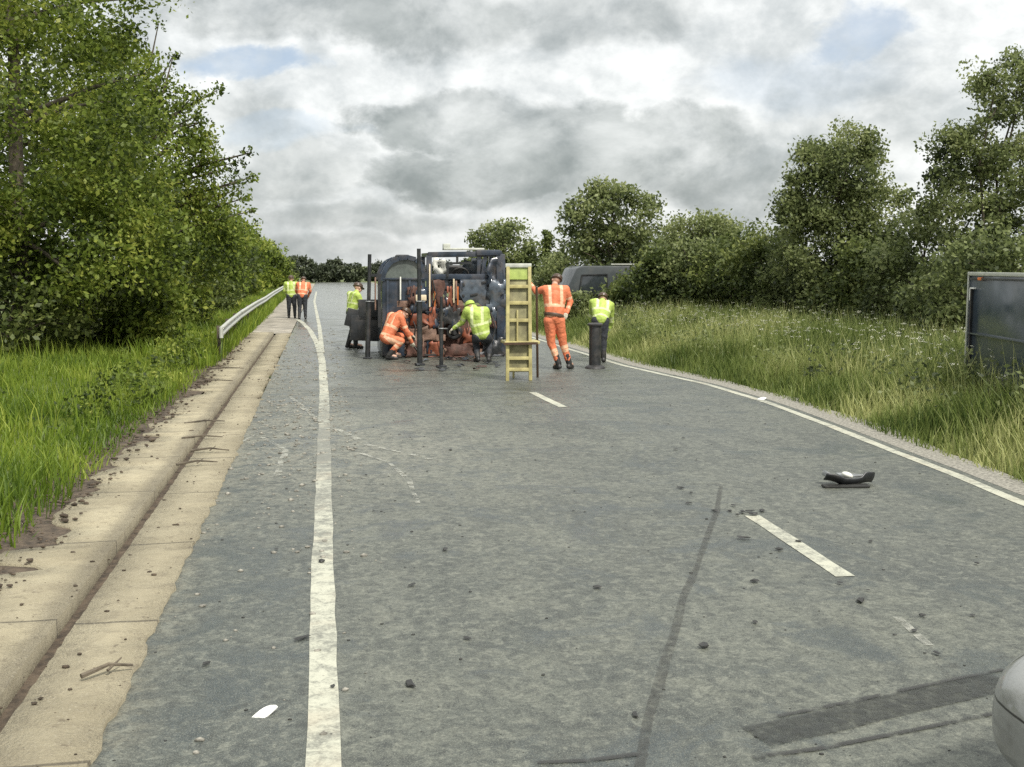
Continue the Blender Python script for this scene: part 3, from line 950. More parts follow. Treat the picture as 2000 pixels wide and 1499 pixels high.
tree('ragged_tree', 'tall ragged tree left of the sparse tree, seen over the bank', 'tree', GRT, 1635, 38, 6.7, [(0, 0, 4.4, 1.7, 1.5, 2.0, 3), (0.1, 0, 2.3, 2.4, 1.6, 1.8, 3), (-.9, 0, 3.6, 1.5, 1.3, 1.4, 1.2), (1.1, 0, 3.5, 1.5, 1.3, 1.5, 1.2), (-.75, 0, 5.7, .6, .6, .9, .6), (.5, 0, 6.0, .6, .6, .6, .5)], 260, 160, .14, M['leaf_right'], 65, .16, (.2, .36), gap=.4, Yn=26)
tree('sparse_tree', 'tallest right hand tree with bare limbs showing through its thin top', 'tree', GRT, 1925, 34, 8.6, [(0, 0, 3.6, 2.2, 1.7, 2.2, 4), (.5, 0, 7.4, 1.6, 1.2, 1.1, 1.0), (-.9, 0, 6.3, .8, .8, .8, .35), (-1.6, 0, 5.3, .6, .6, .8, .25), (1.6, 0, 6.3, .9, .9, 1.5, .5)], 250, 140, .14, M['leaf_right'], 66, .07, (.17, .32), gap=.5, trunk_top=.9, stems=3, Yn=20.5)
rshr = [(1500, 29, 2.7, 1.3, 'leaf_dark', 'dark shrub at the left foot of the tall ragged tree'), (1560, 27.5, 2.0, 1.0, 'leaf_right', 'pale shrub in front of the tall ragged tree'),
        (1640, 25.5, 2.1, 1.0, 'leaf_right', 'grey green shrub at the middle foot of the ragged tree'), (1715, 24, 2.3, 1.1, 'leaf_dark', 'dark shrub at the right foot of the ragged tree'),
        (1790, 22.5, 2.7, 1.0, 'leaf_right', 'big shrub filling the gap between the two tall right trees'), (1850, 20, 2.0, .8, 'leaf_right', 'shrub just left of the slate box trailer'),
        (1920, 18.5, 2.3, .9, 'leaf_right', 'shrub behind the corner of the slate box trailer'), (1430, 30.5, 2.5, 1.2, 'leaf_dark', 'dark shrub right of the low dark tree'),
        (1360, 31.5, 2.4, 1.1, 'leaf_right', 'shrub in front of the hidden end of the dark van'), (1290, 32, 2.3, .95, 'leaf_dark', 'dark shrub growing against the side of the dark van'),
        (1130, 46, 2.6, 1.6, 'leaf_right', 'shrub behind the window end of the dark van'), (1255, 44, 3.0, 1.7, 'leaf_right', 'shrub rising behind the roof of the dark van'),
        (1228, 33.5, 1.5, .6, 'leaf_dark', 'small shrub in front of the middle of the dark van'), (1128, 33.8, .95, .5, 'leaf_right', 'lowest shrub, under the window of the dark van')]
for i, (px, Y, h, r, mt, lab) in enumerate(rshr):
    tree('shrub', lab, 'shrub', 'shrubs beyond the right bank', px, Y, h, [(0, 0, h * .52, r, r * .8, h * .5, 1)], 64, 120, .075 + .0016 * Y, M[mt], 80 + i, .05, (.16, .3))
far = [(560, 3.0, 1.5, 'first far bush from the left, above the two distant workers'), (588, 3.2, 1.8, 'second far bush, the tallest at the end of the road'), (620, 2.6, 1.5, 'middle far bush straight above the road end'),
       (652, 2.75, 1.5, 'fourth far bush, left of the lowest one'), (685, 2.2, 1.6, 'lowest far bush beside the black prop')]
for i, (px, h, r, lab) in enumerate(far):
    tree('distant_bush', lab, 'bush', 'bushes at the far end of the road', px, 139 + (i % 2) * 3, h, [(0, 0, h * .5, r, 1.2, h * .5, 1)], 44, 60, .34, M['leaf_far'], 120 + i, .07, (.2, .36))
for i, (px, Y, h) in enumerate([(740, 150, 2.5), (800, 150, 2.4), (860, 150, 2.6), (920, 120, 2.6)]):
    tree('distant_bush', ['far bush behind the blue end of the wreck', 'far bush behind the tarred posts of the wreck', 'far bush behind the window frame of the wreck', 'far bush behind the right pillar of the wreck'][i], 'bush', 'bushes at the far end of the road', px, Y, h, [(0, 0, h * .5, 2.2, 1.2, h * .5, 1)], 44, 60, .34, M['leaf_far'], 130 + i, .07, (.2, .36))


# ------------------------------------------------------------------ guard rail on the left verge
def guard_rail():
    pts = []
    for (px, py) in [(430, 650), (447, 634), (470, 615), (500, 595), (518, 585)]:
        q = G(px, py, .62); pts.append(q)
    last = pts[-1]
    pts += [Vector((last.x - .1, 58, .62)), Vector((last.x - .15, 75, .62))]
    root = thing('guard_rail', 'pale steel guard rail ending in the left verge grass', 'guard rail', (pts[0].x, pts[0].y, gz(pts[0].x, pts[0].y)))
    prof = [(0, -.11), (.04, -.09), (.04, -.04), (0, -.015), (0, .015), (.04, .04), (.04, .09), (0, .11), (-.012, .11), (-.012, -.11)]
    v = []; f = []
    k = len(prof)
    for p in pts:
        for (a, b) in prof: v.append((p.x + a, p.y, p.z + b))
    for i in range(len(pts) - 1):
        for j in range(k):
            f.append((i * k + j, i * k + (j + 1) % k, (i + 1) * k + (j + 1) % k, (i + 1) * k + j))
    link('rail', np_mesh('rail', v, f), M['galv'], root)
    b = MB(); b.tube(pts[0] + Vector((.02, -.02, -.11)), pts[0] + Vector((.02, -.02, .11)), .045); b.build('end_cap', M['galv'], root)
    y = pts[0].y + .6
    while y < 74:
        for a, c in zip(pts[:-1], pts[1:]):
            if a.y <= y <= c.y:
                x = a.x + (c.x - a.x) * (y - a.y) / (c.y - a.y)
                b = MB(); b.box((x - .07, y, .28), (.07, .11, .9), None, .008); b.build('post', M['bark'], root)
        y += 3.2 if y < 45 else 6.0


guard_rail()


# ------------------------------------------------------------------ people
def fused(name, prims, voxel, parent, mats, classify=None, smooth_it=4, noise=0.0):
    """prims: ('c', p0, r0, p1, r1) tapered capsules or ('e', centre, radii, quat) ellipsoids, fused into one skin"""
    b = MB()
    for p in prims:
        if p[0] == 'c':
            _, a, ra, c, rc = p
            a, c = Vector(a), Vector(c)
            b.ball(a, (ra,) * 3, u=14, v=8); b.ball(c, (rc,) * 3, u=14, v=8)
            if (c - a).length > 1e-4: b.tube(a, c, ra, rc, seg=14)
        else:
            b.ball(p[1], p[2], p[3] if len(p) > 3 else None, u=18, v=12)
    me = b.mesh(name)
    o = bpy.data.objects.new(name, me)
    COL.objects.link(o)
    r = o.modifiers.new('r', 'REMESH'); r.mode = 'VOXEL'; r.voxel_size = voxel; r.use_smooth_shade = True
    s = o.modifiers.new('s', 'SMOOTH'); s.iterations = smooth_it; s.factor = .5
    if noise:
        tx = bpy.data.textures.new(name, 'CLOUDS'); tx.noise_scale = .09
        d = o.modifiers.new('d', 'DISPLACE'); d.texture = tx; d.strength = noise; d.mid_level = .5
    dg = bpy.context.evaluated_depsgraph_get()
    me2 = bpy.data.meshes.new_from_object(o.evaluated_get(dg))
    bpy.data.objects.remove(o)
    bpy.data.meshes.remove(me)
    me2.name = name
    me2.materials.clear()
    o2 = link(name, me2, mats, parent)
    if classify:
        inv = o2.matrix_world
        base = parent.location
        rz = Matrix.Rotation(parent.rotation_euler.z, 3, 'Z')
        idx = np.zeros(len(me2.polygons), dtype=np.int32)
        for q in me2.polygons:
            idx[q.index] = classify(rz @ q.center + base)
        me2.polygons.foreach_set('material_index', idx)
    me2.polygons.foreach_set('use_smooth', np.ones(len(me2.polygons), dtype=bool))
    return o2


def seg_d(p, a, b):
    ab = b - a
    t = max(0, min(1, (p - a).dot(ab) / ab.length_squared))
    return (p - a - ab * t).length, t


def hand_prims(w_, el, side, grip=.6):
    """palm, four bent fingers of unequal length and a thumb"""
    d = (w_ - el).normalized()
    up = Vector((0, 0, 1)) if abs(d.z) < .8 else Vector((0, -1, 0))
    sx = d.cross(up).normalized()
    nm = sx.cross(d).normalized()
    out = [('c', w_, .026, w_ + d * .045, .033), ('c', w_ + d * .03 - sx * .02, .018, w_ + d * .085 - sx * .028, .015), ('c', w_ + d * .03 + sx * .02, .018, w_ + d * .085 + sx * .028, .015), ('c', w_ + d * .03, .019, w_ + d * .09, .016)]
    for i, (off, L) in enumerate([(-.031, .064), (-.0105, .078), (.0105, .074), (.031, .056)]):
        a = w_ + d * .088 + sx * off
        b1 = a + (d * math.cos(grip * .6) - nm * math.sin(grip * .6)) * L * .5
        c1 = b1 + (d * math.cos(grip * 1.8) - nm * math.sin(grip * 1.8)) * L * .5
        out += [('c', a, .0095, b1, .009), ('c', b1, .009, c1, .0078)]
    a = w_ + d * .03 + sx * (.03 * side)
    b1 = a + (d * .6 + sx * side * .7 - nm * .3).normalized() * .035
    c1 = b1 + (d * .9 + sx * side * .1 - nm * .5).normalized() * .03
    out += [('c', a, .013, b1, .011), ('c', b1, .011, c1, .009)]
    return out


def person(label, group, base, J, cloth, voxel=.012, rz=0.0):
    """J: joints relative to the ground point 'base' (x right, y away, z up)"""
    root = thing('person', label, 'person', base, rz, group)
    rot = Matrix.Rotation(rz, 3, 'Z')
    j = {k: (rot @ Vector(v) + Vector(base)) for k, v in J.items() if k != 'face'}
    face = (rot @ Vector(J['face'])).normalized()
    hd = j['head']
    upv = (hd - j['neck']).normalized()
    right = face.cross(upv).normalized(); upv = right.cross(face).normalized()
    hq = Matrix((right, face, upv)).transposed().to_quaternion()

    def H(x, y, z): return hd + right * x + face * y + upv * z
    torso = lambda k: [('c', j['shL'], .075 * k, j['shR'], .075 * k), ('c', j['shL'].lerp(j['chest'], .35), .105 * k, j['pelvis'].lerp(j['hipL'], .6), .105 * k),
                       ('c', j['shR'].lerp(j['chest'], .35), .105 * k, j['pelvis'].lerp(j['hipR'], .6), .105 * k), ('c', j['chest'], .13 * k, j['pelvis'], .125 * k)]
    arms = lambda k: [q for s in 'LR' for q in (('c', j['sh' + s], .068 * k, j['el' + s], .052 * k), ('c', j['el' + s], .050 * k, j['ha' + s], .036 * k))]
    legs = lambda k: [q for s in 'LR' for q in (('c', j['hip' + s], .098 * k, j['kn' + s], .066 * k), ('c', j['kn' + s], .066 * k, j['an' + s].lerp(j['kn' + s], .12), .047 * k))]
    foot = lambda s: j['an' + s] + (rot @ Vector(J.get('toe' + s, (0, .17, 0))))
    body = torso(.85) + arms(.8) + legs(.8)
    body += [('c', j['neck'].lerp(j['chest'], .2), .06, hd - upv * .06, .055), ('e', H(0, -.008, .03), (.077, .097, .092), hq), ('e', H(0, .025, -.035), (.058, .07, .075), hq),
             ('c', H(0, .092, .005), .010, H(0, .108, -.03), .015), ('e', H(-.078, 0, -.01), (.012, .024, .034), hq), ('e', H(.078, 0, -.01), (.012, .024, .034), hq),
             ('c', H(-.045, .08, .028), .012, H(.045, .08, .028), .012), ('c', H(-.02, .082, -.065), .009, H(.02, .082, -.065), .009)]
    for s in 'LR':
        body += hand_prims(j['ha' + s], j['el' + s], -1 if s == 'L' else 1, J.get('grip' + s, .7) if not hasattr(J.get('grip' + s, .7), '__len__') else .7)
        f = j['an' + s]
        body += [('c', f, .045, f + (foot(s) - f) * .8 - Vector((0, 0, .03)), .035)]
    eyes = [H(-.032, .088, .012), H(.032, .088, .012)]
    skin_m = [M['skin'], M['eye'], M[cloth.get('hand', 'skin')]]

    def cls(p):
        if min((p - e).length for e in eyes) < .013: return 1
        for s in 'LR':
            if (p - j['ha' + s]).length < .19 and (p - j['el' + s]).length > (j['ha' + s] - j['el' + s]).length - .01: return 2
        return 0
    fused('person_body', body, min(voxel, .0095), root, skin_m, cls, 2)
    # jacket
    jk = torso(1.06) + arms(1.16)
    jk += [('c', j['neck'].lerp(j['chest'], .3), .078, j['neck'], .068)]
    A, B = j['pelvis'], j['chest']

    def jb(p):
        da = min(seg_d(p, j['el' + s], j['ha' + s])[0] for s in 'LR')
        du = min(seg_d(p, j['sh' + s].lerp(j['el' + s], .35), j['el' + s])[0] for s in 'LR')
        for s in 'LR':
            d, t = seg_d(p, j['el' + s], j['ha' + s])
            if d < .075 and .45 < t < .66: return 1
        for s in 'LR':
            d, t = seg_d(p, j['sh' + s], j['el' + s])
            if d < .1 and .62 < t < .78 and du < .1: return 1
        ax = (B - A); t = (p - A).dot(ax) / ax.length_squared
        if da > .07 and (.02 < t < .14 or .47 < t < .60): return 1
        if da > .07 and t > .6:
            for s in 'LR':
                sh = j['sh' + s].lerp(j['chest'], .45)
                if abs((p - sh).dot((j['shR'] - j['shL']).normalized())) < .03: return 1
        if t < -.02 and da > .07 and cloth.get('hem'): return 2
        return 0
    fused('jacket', jk, voxel, root, [M[cloth['top']], M[cloth.get('band', 'band')], M[cloth['bottom']]], jb, 3, .022)
    tr = legs(1.2) + [('c', j['hipL'], .108, j['hipR'], .108), ('c', j['pelvis'], .125, j['pelvis'].lerp(j['chest'], .12), .12)]

    def tb(p):
        for s in 'LR':
            d, t = seg_d(p, j['kn' + s], j['an' + s])
            if .30 < t < .45 and cloth.get('legband') and t > 0: return 1
        return 0
    fused('trousers', tr, voxel, root, [M[cloth['bottom']], M[cloth.get('band', 'band')]], tb, 3, .025)
    if cloth.get('belt'):
        a = A.lerp(B, .1)
        b_ = MB(); ax = (B - A).normalized()
        b_.lathe(a, [(.152, -.03), (.160, 0), (.152, .03)], ax, 24)
        bm_ = b_.mesh('belt', 60)
        for v in bm_.vertices:   # belly is wider than deep
            v.co = a + (v.co - a) + right * 0.35 * (v.co - a).dot(right)
        link('belt', bm_, M['helmet_d'], root)
    for s in 'LR':
        f = j['an' + s]; tdir = foot(s) - f
        sole = Vector((0, 0, -f.z + base[2] + .035)) if J.get('flat' + s, True) else Vector((0, 0, -.04))
        fused('boot', [('c', f.lerp(j['kn' + s], .42), .062, f, .058), ('c', f + sole * .75 - tdir * .22, .045, f + tdir * .45 + sole * .75, .05), ('c', f + tdir * .3 + sole, .043, f + tdir * .95 + sole * 1.05, .040)], voxel, root, M['black'], None, 2)
    if cloth.get('helmet'):
        pr = [('e', H(0, -.008, .065), (.102, .122, .078), hq), ('e', H(0, 0, .03), (.118, .148, .018), hq), ('e', H(0, .085, .028), (.085, .09, .014), hq)]
        fused('helmet', pr, .009, root, M[cloth['helmet']], None, 2)
    else:
        pr = [('e', H(0, -.022, .05), (.086, .098, .086), hq), ('e', H(0, -.06, 0), (.075, .06, .075), hq)]
        fused('hair', pr, .009, root, M['hair'], None, 2, .012)
    return root


ORANGE = dict(top='hiorange', bottom='hiorange', legband=True, band='band_orange')
YEL = dict(top='hiyellow', bottom='navycloth', band='band_yellow')

# man in orange overalls, back to us, reaching left to the yellow platform
b3 = G(1097, 722)
person('person in orange overalls standing with raised left arm, back turned, beside the yellow board', 'rescue workers at the crash', b3,
       dict(pelvis=(-.15, .02, 1.0), chest=(-.13, .10, 1.42), neck=(-.11, .18, 1.60), head=(-.06, .28, 1.71), face=(-.25, 1, -.35),
            shL=(-.32, .10, 1.55), shR=(.09, .10, 1.55), elL=(-.47, .22, 1.50), elR=(.19, .12, 1.30), haL=(-.62, .26, 1.70), haR=(.10, .02, 1.10),
            hipL=(-.24, .02, .95), hipR=(-.05, .02, .95), knL=(-.20, .05, .52), knR=(.03, .06, .52), anL=(-.06, 0, .11), anR=(.16, .05, .11), toeL=(-.05, .18, 0), toeR=(.10, .16, 0)),
       dict(ORANGE, belt=True, helmet='helmet_d', hand='glove'))
# crouching man in orange
b1 = G(772, 702)
person('person in orange overalls crouching low at the left end of the wreck', 'rescue workers at the crash', b1,
       dict(pelvis=(-.20, 0, .47), chest=(.02, .10, .86), neck=(.12, .14, .98), head=(.24, .22, .97), face=(.7, .5, -.6),
            shL=(-.08, .24, .92), shR=(.12, -.06, .90), elL=(.20, .30, .66), elR=(.24, -.06, .60), haL=(.38, .34, .50), haR=(.36, .02, .36),
            hipL=(-.20, .09, .46), hipR=(-.16, -.09, .44), knL=(.14, .26, .48), knR=(.12, -.16, .40), anL=(-.02, .24, .11), anR=(-.14, -.14, .10), toeL=(.17, .04, 0), toeR=(.17, 0, 0)),
       dict(ORANGE, hand='glove', helmet='helmet_d'))
# yellow jacket leaning into the wreck
b2 = G(938, 708)
person('person in a bright yellow green jacket bending into the middle of the wreck', 'rescue workers at the crash', b2,
       dict(pelvis=(.04, 0, .58), chest=(-.06, .02, .98), neck=(-.12, .10, 1.14), head=(-.18, .24, 1.14), face=(-.5, 1, -.6),
            shL=(-.27, .04, 1.08), shR=(.12, .02, 1.08), elL=(-.36, .16, .82), elR=(.20, .14, .82), haL=(-.52, .24, .70), haR=(.06, .3, .66),
            hipL=(-.06, .02, .52), hipR=(.14, .02, .52), knL=(-.06, .3, .44), knR=(.22, .26, .42), anL=(-.05, .02, .11), anR=(.18, .0, .11), toeL=(-.04, .17, 0), toeR=(.05, .17, 0)),
       dict(YEL, hand='glove', helmet='hiyellow'))
# person bent forward at the road edge, legs together
b4 = G(1172, 708)
person('person in a pale yellow jacket stooping behind the black bollard at the right road edge', 'rescue workers at the crash', b4,
       dict(pelvis=(0, -.02, .90), chest=(.08, .20, 1.17), neck=(.12, .32, 1.26), head=(.15, .42, 1.30), face=(.2, .9, -.5),
            shL=(-.11, .24, 1.24), shR=(.27, .20, 1.18), elL=(-.08, .48, .86), elR=(.32, .36, .80), haL=(.0, .6, .66), haR=(.26, .46, .56),
            hipL=(-.075, 0, .86), hipR=(.075, 0, .86), knL=(-.07, .02, .48), knR=(.07, .02, .48), anL=(-.08, -.02, .10), anR=(.07, -.01, .10), toeL=(-.08, .16, 0), toeR=(.06, .16, 0)),
       dict(YEL, hand='glove', helmet='helmet_d'))
# dark clothed person left of the wreck
b5 = G(690, 681)
person('person in dark clothes and a yellow green tabard stooping left of the wreck', 'rescue workers at the crash', b5,
       dict(pelvis=(-.02, 0, .92), chest=(.06, .04, 1.22), neck=(.10, .08, 1.36), head=(.14, .13, 1.46), face=(.9, .4, -.4),
            shL=(-.06, .20, 1.31), shR=(.12, -.12, 1.29), elL=(.12, .26, 1.06), elR=(.24, -.14, 1.02), haL=(.34, .20, .98), haR=(.42, -.10, .96),
            hipL=(-.05, .09, .88), hipR=(-.01, -.09, .88), knL=(.0, .10, .48), knR=(.05, -.10, .48), anL=(-.12, .10, .10), anR=(.06, -.08, .10), toeL=(.16, .05, 0), toeR=(.16, 0, 0)),
       dict(YEL, hand='glove', helmet='helmet_d'))
# black bollard
bb4 = G(1162, 720)
root = thing('bollard', 'black flanged bollard standing upright at the right road edge', 'bollard', bb4)
b = MB(); b.lathe(bb4, [(.0, .86), (.115, .86), (.118, .80), (.118, .05)], (0, 0, 1), 28); b.build('bollard_tube', M['blackpaint'], root)
b = MB(); b.lathe(bb4, [(0, .895), (.12, .89), (.150, .87), (.150, .845), (.118, .835)], (0, 0, 1), 28); b.build('cap', M['black'], root)
b = MB(); b.lathe(bb4, [(.118, .07), (.16, .055), (.19, .03), (.20, .004)], (0, 0, 1), 28); b.build('foot_flange', M['black'], root)
# the two far workers
b6 = G(571, 622)
person('far person in a yellow jacket and black trousers at the left road edge', 'workers far up the road', b6,
       dict(pelvis=(-.02, 0, .88), chest=(-.03, .04, 1.22), neck=(-.03, .05, 1.38), head=(-.02, .08, 1.50), face=(.4, 1, -.2),
            shL=(-.22, .05, 1.32), shR=(.17, .05, 1.32), elL=(-.28, .08, 1.05), elR=(.24, .08, 1.06), haL=(-.18, .2, .88), haR=(.26, .24, .96),
            hipL=(-.11, 0, .84), hipR=(.07, 0, .84), knL=(-.12, .02, .46), knR=(.09, .02, .46), anL=(-.13, 0, .1), anR=(.10, 0, .1)),
       dict(YEL, helmet='helmet_d'), .014)
b7 = G(591, 624)
person('far person in an orange jacket bending beside the one in yellow', 'workers far up the road', b7,
       dict(pelvis=(0, 0, .90), chest=(.04, .12, 1.22), neck=(.05, .20, 1.36), head=(.05, .28, 1.45), face=(-.3, 1, -.5),
            shL=(-.15, .16, 1.32), shR=(.24, .16, 1.31), elL=(-.22, .24, 1.06), elR=(.30, .22, 1.04), haL=(-.16, .4, .9), haR=(.22, .4, .86),
            hipL=(-.09, 0, .86), hipR=(.09, 0, .86), knL=(-.10, .02, .46), knR=(.10, .02, .46), anL=(-.12, -.05, .1), anR=(.11, 0, .1)),
       dict(top='hiorange', bottom='navycloth', helmet='helmet_d', band='band_orange'), .014)


# ------------------------------------------------------------------ the wreck
def crumple(p0, p1, seed, mat, root, flat=0.0):
    """bent sheet of metal spanning two opposite corners"""
    rg = random.Random(seed)
    n = 6
    ph = [rg.uniform(0, 6) for _ in range(4)]
    am = min(1.0, min(abs(p1.x - p0.x), abs(p1.z - p0.z)) / .4)
    v = []; f = []
    for i in range(n + 1):
        for j in range(n + 1):
            u, w_ = i / n, j / n
            d = am * (.07 * math.sin(u * 5 + ph[0]) * math.cos(w_ * 4 + ph[1]) + rg.uniform(-.025, .025))
            e = am * rg.uniform(-.04, .04) if i in (0, n) or j in (0, n) else 0
            v.append((p0.x + (p1.x - p0.x) * u + e, p0.y + d + flat * w_, max(.005, p0.z + (p1.z - p0.z) * w_ + e + am * .02 * math.sin(u * 6 + ph[2]))))
    for i in range(n):
        for j in range(n):
            a = i * (n + 1) + j
            if rg.random() < .07: continue
            f.append((a, a + n + 1, a + n + 2, a + 1))
    o = link('bent_panel', np_mesh('bent_panel', v, f, smooth=False), mat, root)
    s_ = o.modifiers.new('t', 'SOLIDIFY'); s_.thickness = .008
    return o


def wreck():
    Y = 24.7
    q = lambda px, py, y=Y: P(px, py, y)
    c0 = q(865, 713)
    root = thing('wrecked_lorry', 'wrecked dark blue lorry with a bare window frame and rusty underside across the road', 'lorry', (c0.x, Y, 0))
    S = Y / F / math.cos(0)   # metres per pixel at that depth, roughly
    # rounded blue tank-like body on the left
    pts = []
    for (px, py) in [(746, 702), (746, 560), (747, 548), (829, 548), (830, 560), (830, 702)]:
        p = q(px, py); p.z = max(p.z, .03); pts.append(p)
    b = MB(); b.prism(pts, (0, 2.1, 0), .03); body = b.build('side_shell', M['bluepaint'], root, 50)
    arch = [(747, 549), (749, 536), (755, 522), (765, 511), (779, 505), (796, 503), (812, 507), (822, 517), (828, 532), (829, 549)]
    for (yy, wd, dp) in ((0, .075, .10), (1.0, .05, .08), (2.0, .05, .10)):
        b = MB()
        for (a0, a1) in zip(arch[:-1], arch[1:]):
            b.bar(q(*a0) + Vector((0, yy, 0)), q(*a1) + Vector((0, yy, 0)), wd, dp)
        b.build('arched_hoop', M['bluepaint'], root, 50)
    v = []; f = []
    for k, (px, py) in enumerate(arch):
        for yy in (.06, 1.0, 2.0): v.append(q(px, py + 2) + Vector((0, yy, 0)))
    for k in range(len(arch) - 1):
        if k in (5, 6): continue
        for m_ in range(2): f.append((3 * k + m_, 3 * k + 3 + m_, 3 * k + 4 + m_, 3 * k + 1 + m_))
    o = link('roof_skin', np_mesh('roof_skin', v, f), M['bluegrey'], root); o.modifiers.new('t', 'SOLIDIFY').thickness = .01
    b = MB(); b.prism([q(px, py + 2, Y + .03) for (px, py) in arch], (0, .012, 0)); b.build('windscreen', M['dustyglass'], root)
    b = MB(); b.prism([q(px, py + 2, Y + 1.97) for (px, py) in arch], (0, .012, 0)); b.build('windscreen', M['bluegrey'], root)
    b = MB(); b.bar(q(790, 504, Y + .05), q(790, 548, Y + .05), .03, .05); b.build('window_post', M['blackpaint'], root)
    b = MB()
    for px in (757, 800, 822):
        b.bar(q(px, 695, Y - .012), q(px, 548, Y - .012), .035, .05, .006)
    b.bar(q(747, 545, Y - .02), q(829, 545, Y - .02), .05, .04, .008)
    b.build('shell_rib', M['bluepaint'], body)
    b = MB(); b.lathe(q(786, 504, Y + .5), [(.0, .07), (.13, .07), (.16, .05), (.17, -.08)], (0, 0, 1)); b.build('filler_cap', M['blackpaint'], root)
    # reflectors and marker boards
    for (px, y0, y1, wd, mt) in [(782, 541, 586, .09, 'silverrefl'), (839, 516, 600, .10, 'cream'), (886, 545, 592, .10, 'cream'), (894, 560, 596, .045, 'orange_refl'), (849, 560, 602, .05, 'orange_refl'), (733, 542, 606, .11, 'rustbeam')]:
        b = MB(); b.bar(q(px, y1, Y - .06), q(px, y0, Y - .06), wd, .03, .006); b.build('reflector' if mt != 'rustbeam' else 'side_board', M[mt], root)
    # board frame between the left prop and the shell
    b = MB(); b.bar(q(725, 538, Y - .02), q(745, 538, Y - .02), .05, .06); b.bar(q(741, 538, Y - .02), q(741, 640, Y - .02), .045, .06); b.build('board_frame', M['blackpaint'], root)
    # cab frame on the right: pillars, header, sills, see-through openings
    b = MB()
    b.bar(q(836, 498), q(980, 496), .08, .12, .012)
    b.bar(q(930, 494, Y - .03), q(977, 494, Y - .03), .13, .12, .015)
    b.bar(q(977, 497), q(979, 712), .16, .2, .02)
    b.bar(q(966, 510, Y + .02), q(962, 600, Y + .02), .06, .08, .01)
    b.bar(q(838, 500), q(838, 690), .09, .12, .012)
    b.bar(q(840, 541), q(978, 541), .07, .12, .012)
    b.bar(q(936, 500), q(934, 541), .05, .08, .01)
    b.bar(q(948, 500), q(942, 541), .04, .08, .01)
    for yy in (Y + 1.5,):
        b.bar(q(836, 498) + Vector((0, 1.5, 0)), q(980, 496) + Vector((0, 1.5, 0)), .08, .1, .012)
        b.bar(q(838, 500) + Vector((0, 1.5, 0)), q(838, 690) + Vector((0, 1.5, 0)), .09, .1, .012)
        b.bar(q(978, 500) + Vector((0, 1.5, 0)), q(978, 712) + Vector((0, 1.5, 0)), .1, .1, .012)
    b.bar(q(838, 498), q(838, 498) + Vector((0, 1.5, 0)), .08, .08); b.bar(q(979, 498), q(979, 498) + Vector((0, 1.5, 0)), .08, .08)
    b.build('cab_frame', M['bluepaint'], root, 40)
    b = MB()
    b.box(q(905, 487, Y + .1), (.9, .3, .045), None, .015); b.box(q(872, 482, Y + .1), (.16, .14, .13), None, .02)
    b.build('roof_rack', M['palealu'], root)
    b = MB()
    b.bar(q(893, 500, Y - .05), q(893, 515, Y - .05), .045, .05); b.bar(q(872, 515, Y - .05), q(921, 514, Y - .05), .042, .05); b.bar(q(874, 514, Y - .05), q(874, 541, Y - .05), .045, .05)
    b.build('mirror_bracket', M['blackpaint'], root)
    b = MB(); b.torus(q(899, 540, Y + .15), .19, .022, (0, 1, .25)); b.tube(q(899, 540, Y + .15), q(899, 556, Y + .4), .03); b.bar(q(882, 540, Y + .15), q(916, 540, Y + .15), .035, .03)
    b.build('steering_wheel', M['black'], root)
    b = MB(); b.box(q(898, 545, Y + .75), (.62, .45, .62), None, .1, 3); b.build('seat', M['black'], root)
    # torn door skin right, with dark holes
    b = MB()
    dp = [q(px, py, Y - .03) for (px, py) in [(900, 545), (930, 541), (972, 545), (974, 600), (958, 610), (934, 592), (908, 594), (897, 575)]]
    b.prism(dp, (0, .05, 0), .008); door = b.build('door_panel', M['bluegrey'], root)
    for (px, py, w_, h_) in [(905, 556, .05, .07), (905, 578, .05, .06), (926, 576, .16, .05), (945, 552, .1, .05), (960, 568, .07, .1), (917, 590, .2, .05)]:
        b = MB(); b.box(q(px, py, Y - .04), (w_, .03, h_), Quaternion((0, 1, 0), random.uniform(-.3, .3)).to_matrix(), .008); b.build('door_hole', M['darkgap'], door)
    b = MB(); b.box(q(860, 555, Y + .06), (.36, .08, .24), None, .03); b.build('dash_panel', M['bluepaint'], root)
    b = MB(); b.box(q(822, 582, Y - .05), (.24, .12, .13), None, .02); b.build('light_box', M['cream'], root)
    for k in range(16):
        rg = random.Random(500 + k)
        px, py = rg.uniform(800, 980), rg.uniform(560, 700)
        a = q(px, py, Y - .06 - rg.uniform(0, .12)); an = rg.choice([0, 1.57, 1.57, rg.uniform(0, 3.1)])
        L_ = rg.uniform(.12, .4)
        b = MB(); b.bar(a, a + Vector((math.cos(an) * L_, rg.uniform(-.05, .05), math.sin(an) * L_)), rg.uniform(.02, .045), None, .004)
        b.build('loose_bar', M[rg.choice(['blackpaint', 'blackpaint', 'rust', 'rustbeam', 'bluepaint'])], root)
    # underside: dark hollow, floor and beams painted the red of a glass reflection
    b = MB()
    fl = [q(px, py, Y + .12) for (px, py) in [(800, 606), (975, 600), (985, 712), (800, 704)]]
    for p in fl: p.z = max(p.z, .03)
    b.prism(fl, (0, 1.7, 0), .02); b.build('floor_pan', M['rust'], root)
    for (x0, y0, x1, y1, w_, mt) in [(775, 594, 905, 593, .05, 'rustbeam'), (792, 634, 862, 633, .07, 'rustbeam'), (785, 661, 870, 660, .09, 'rustbeam'), (790, 685, 960, 688, .08, 'rustbeam'), (800, 706, 950, 708, .06, 'rust'), (868, 602, 968, 606, .08, 'rust'), (800, 620, 860, 619, .05, 'rust')]:
        b = MB(); b.bar(q(x0, y0, Y + .02), q(x1, y1, Y + .02), w_, .14, .012); b.build('chassis_beam', M[mt], root)
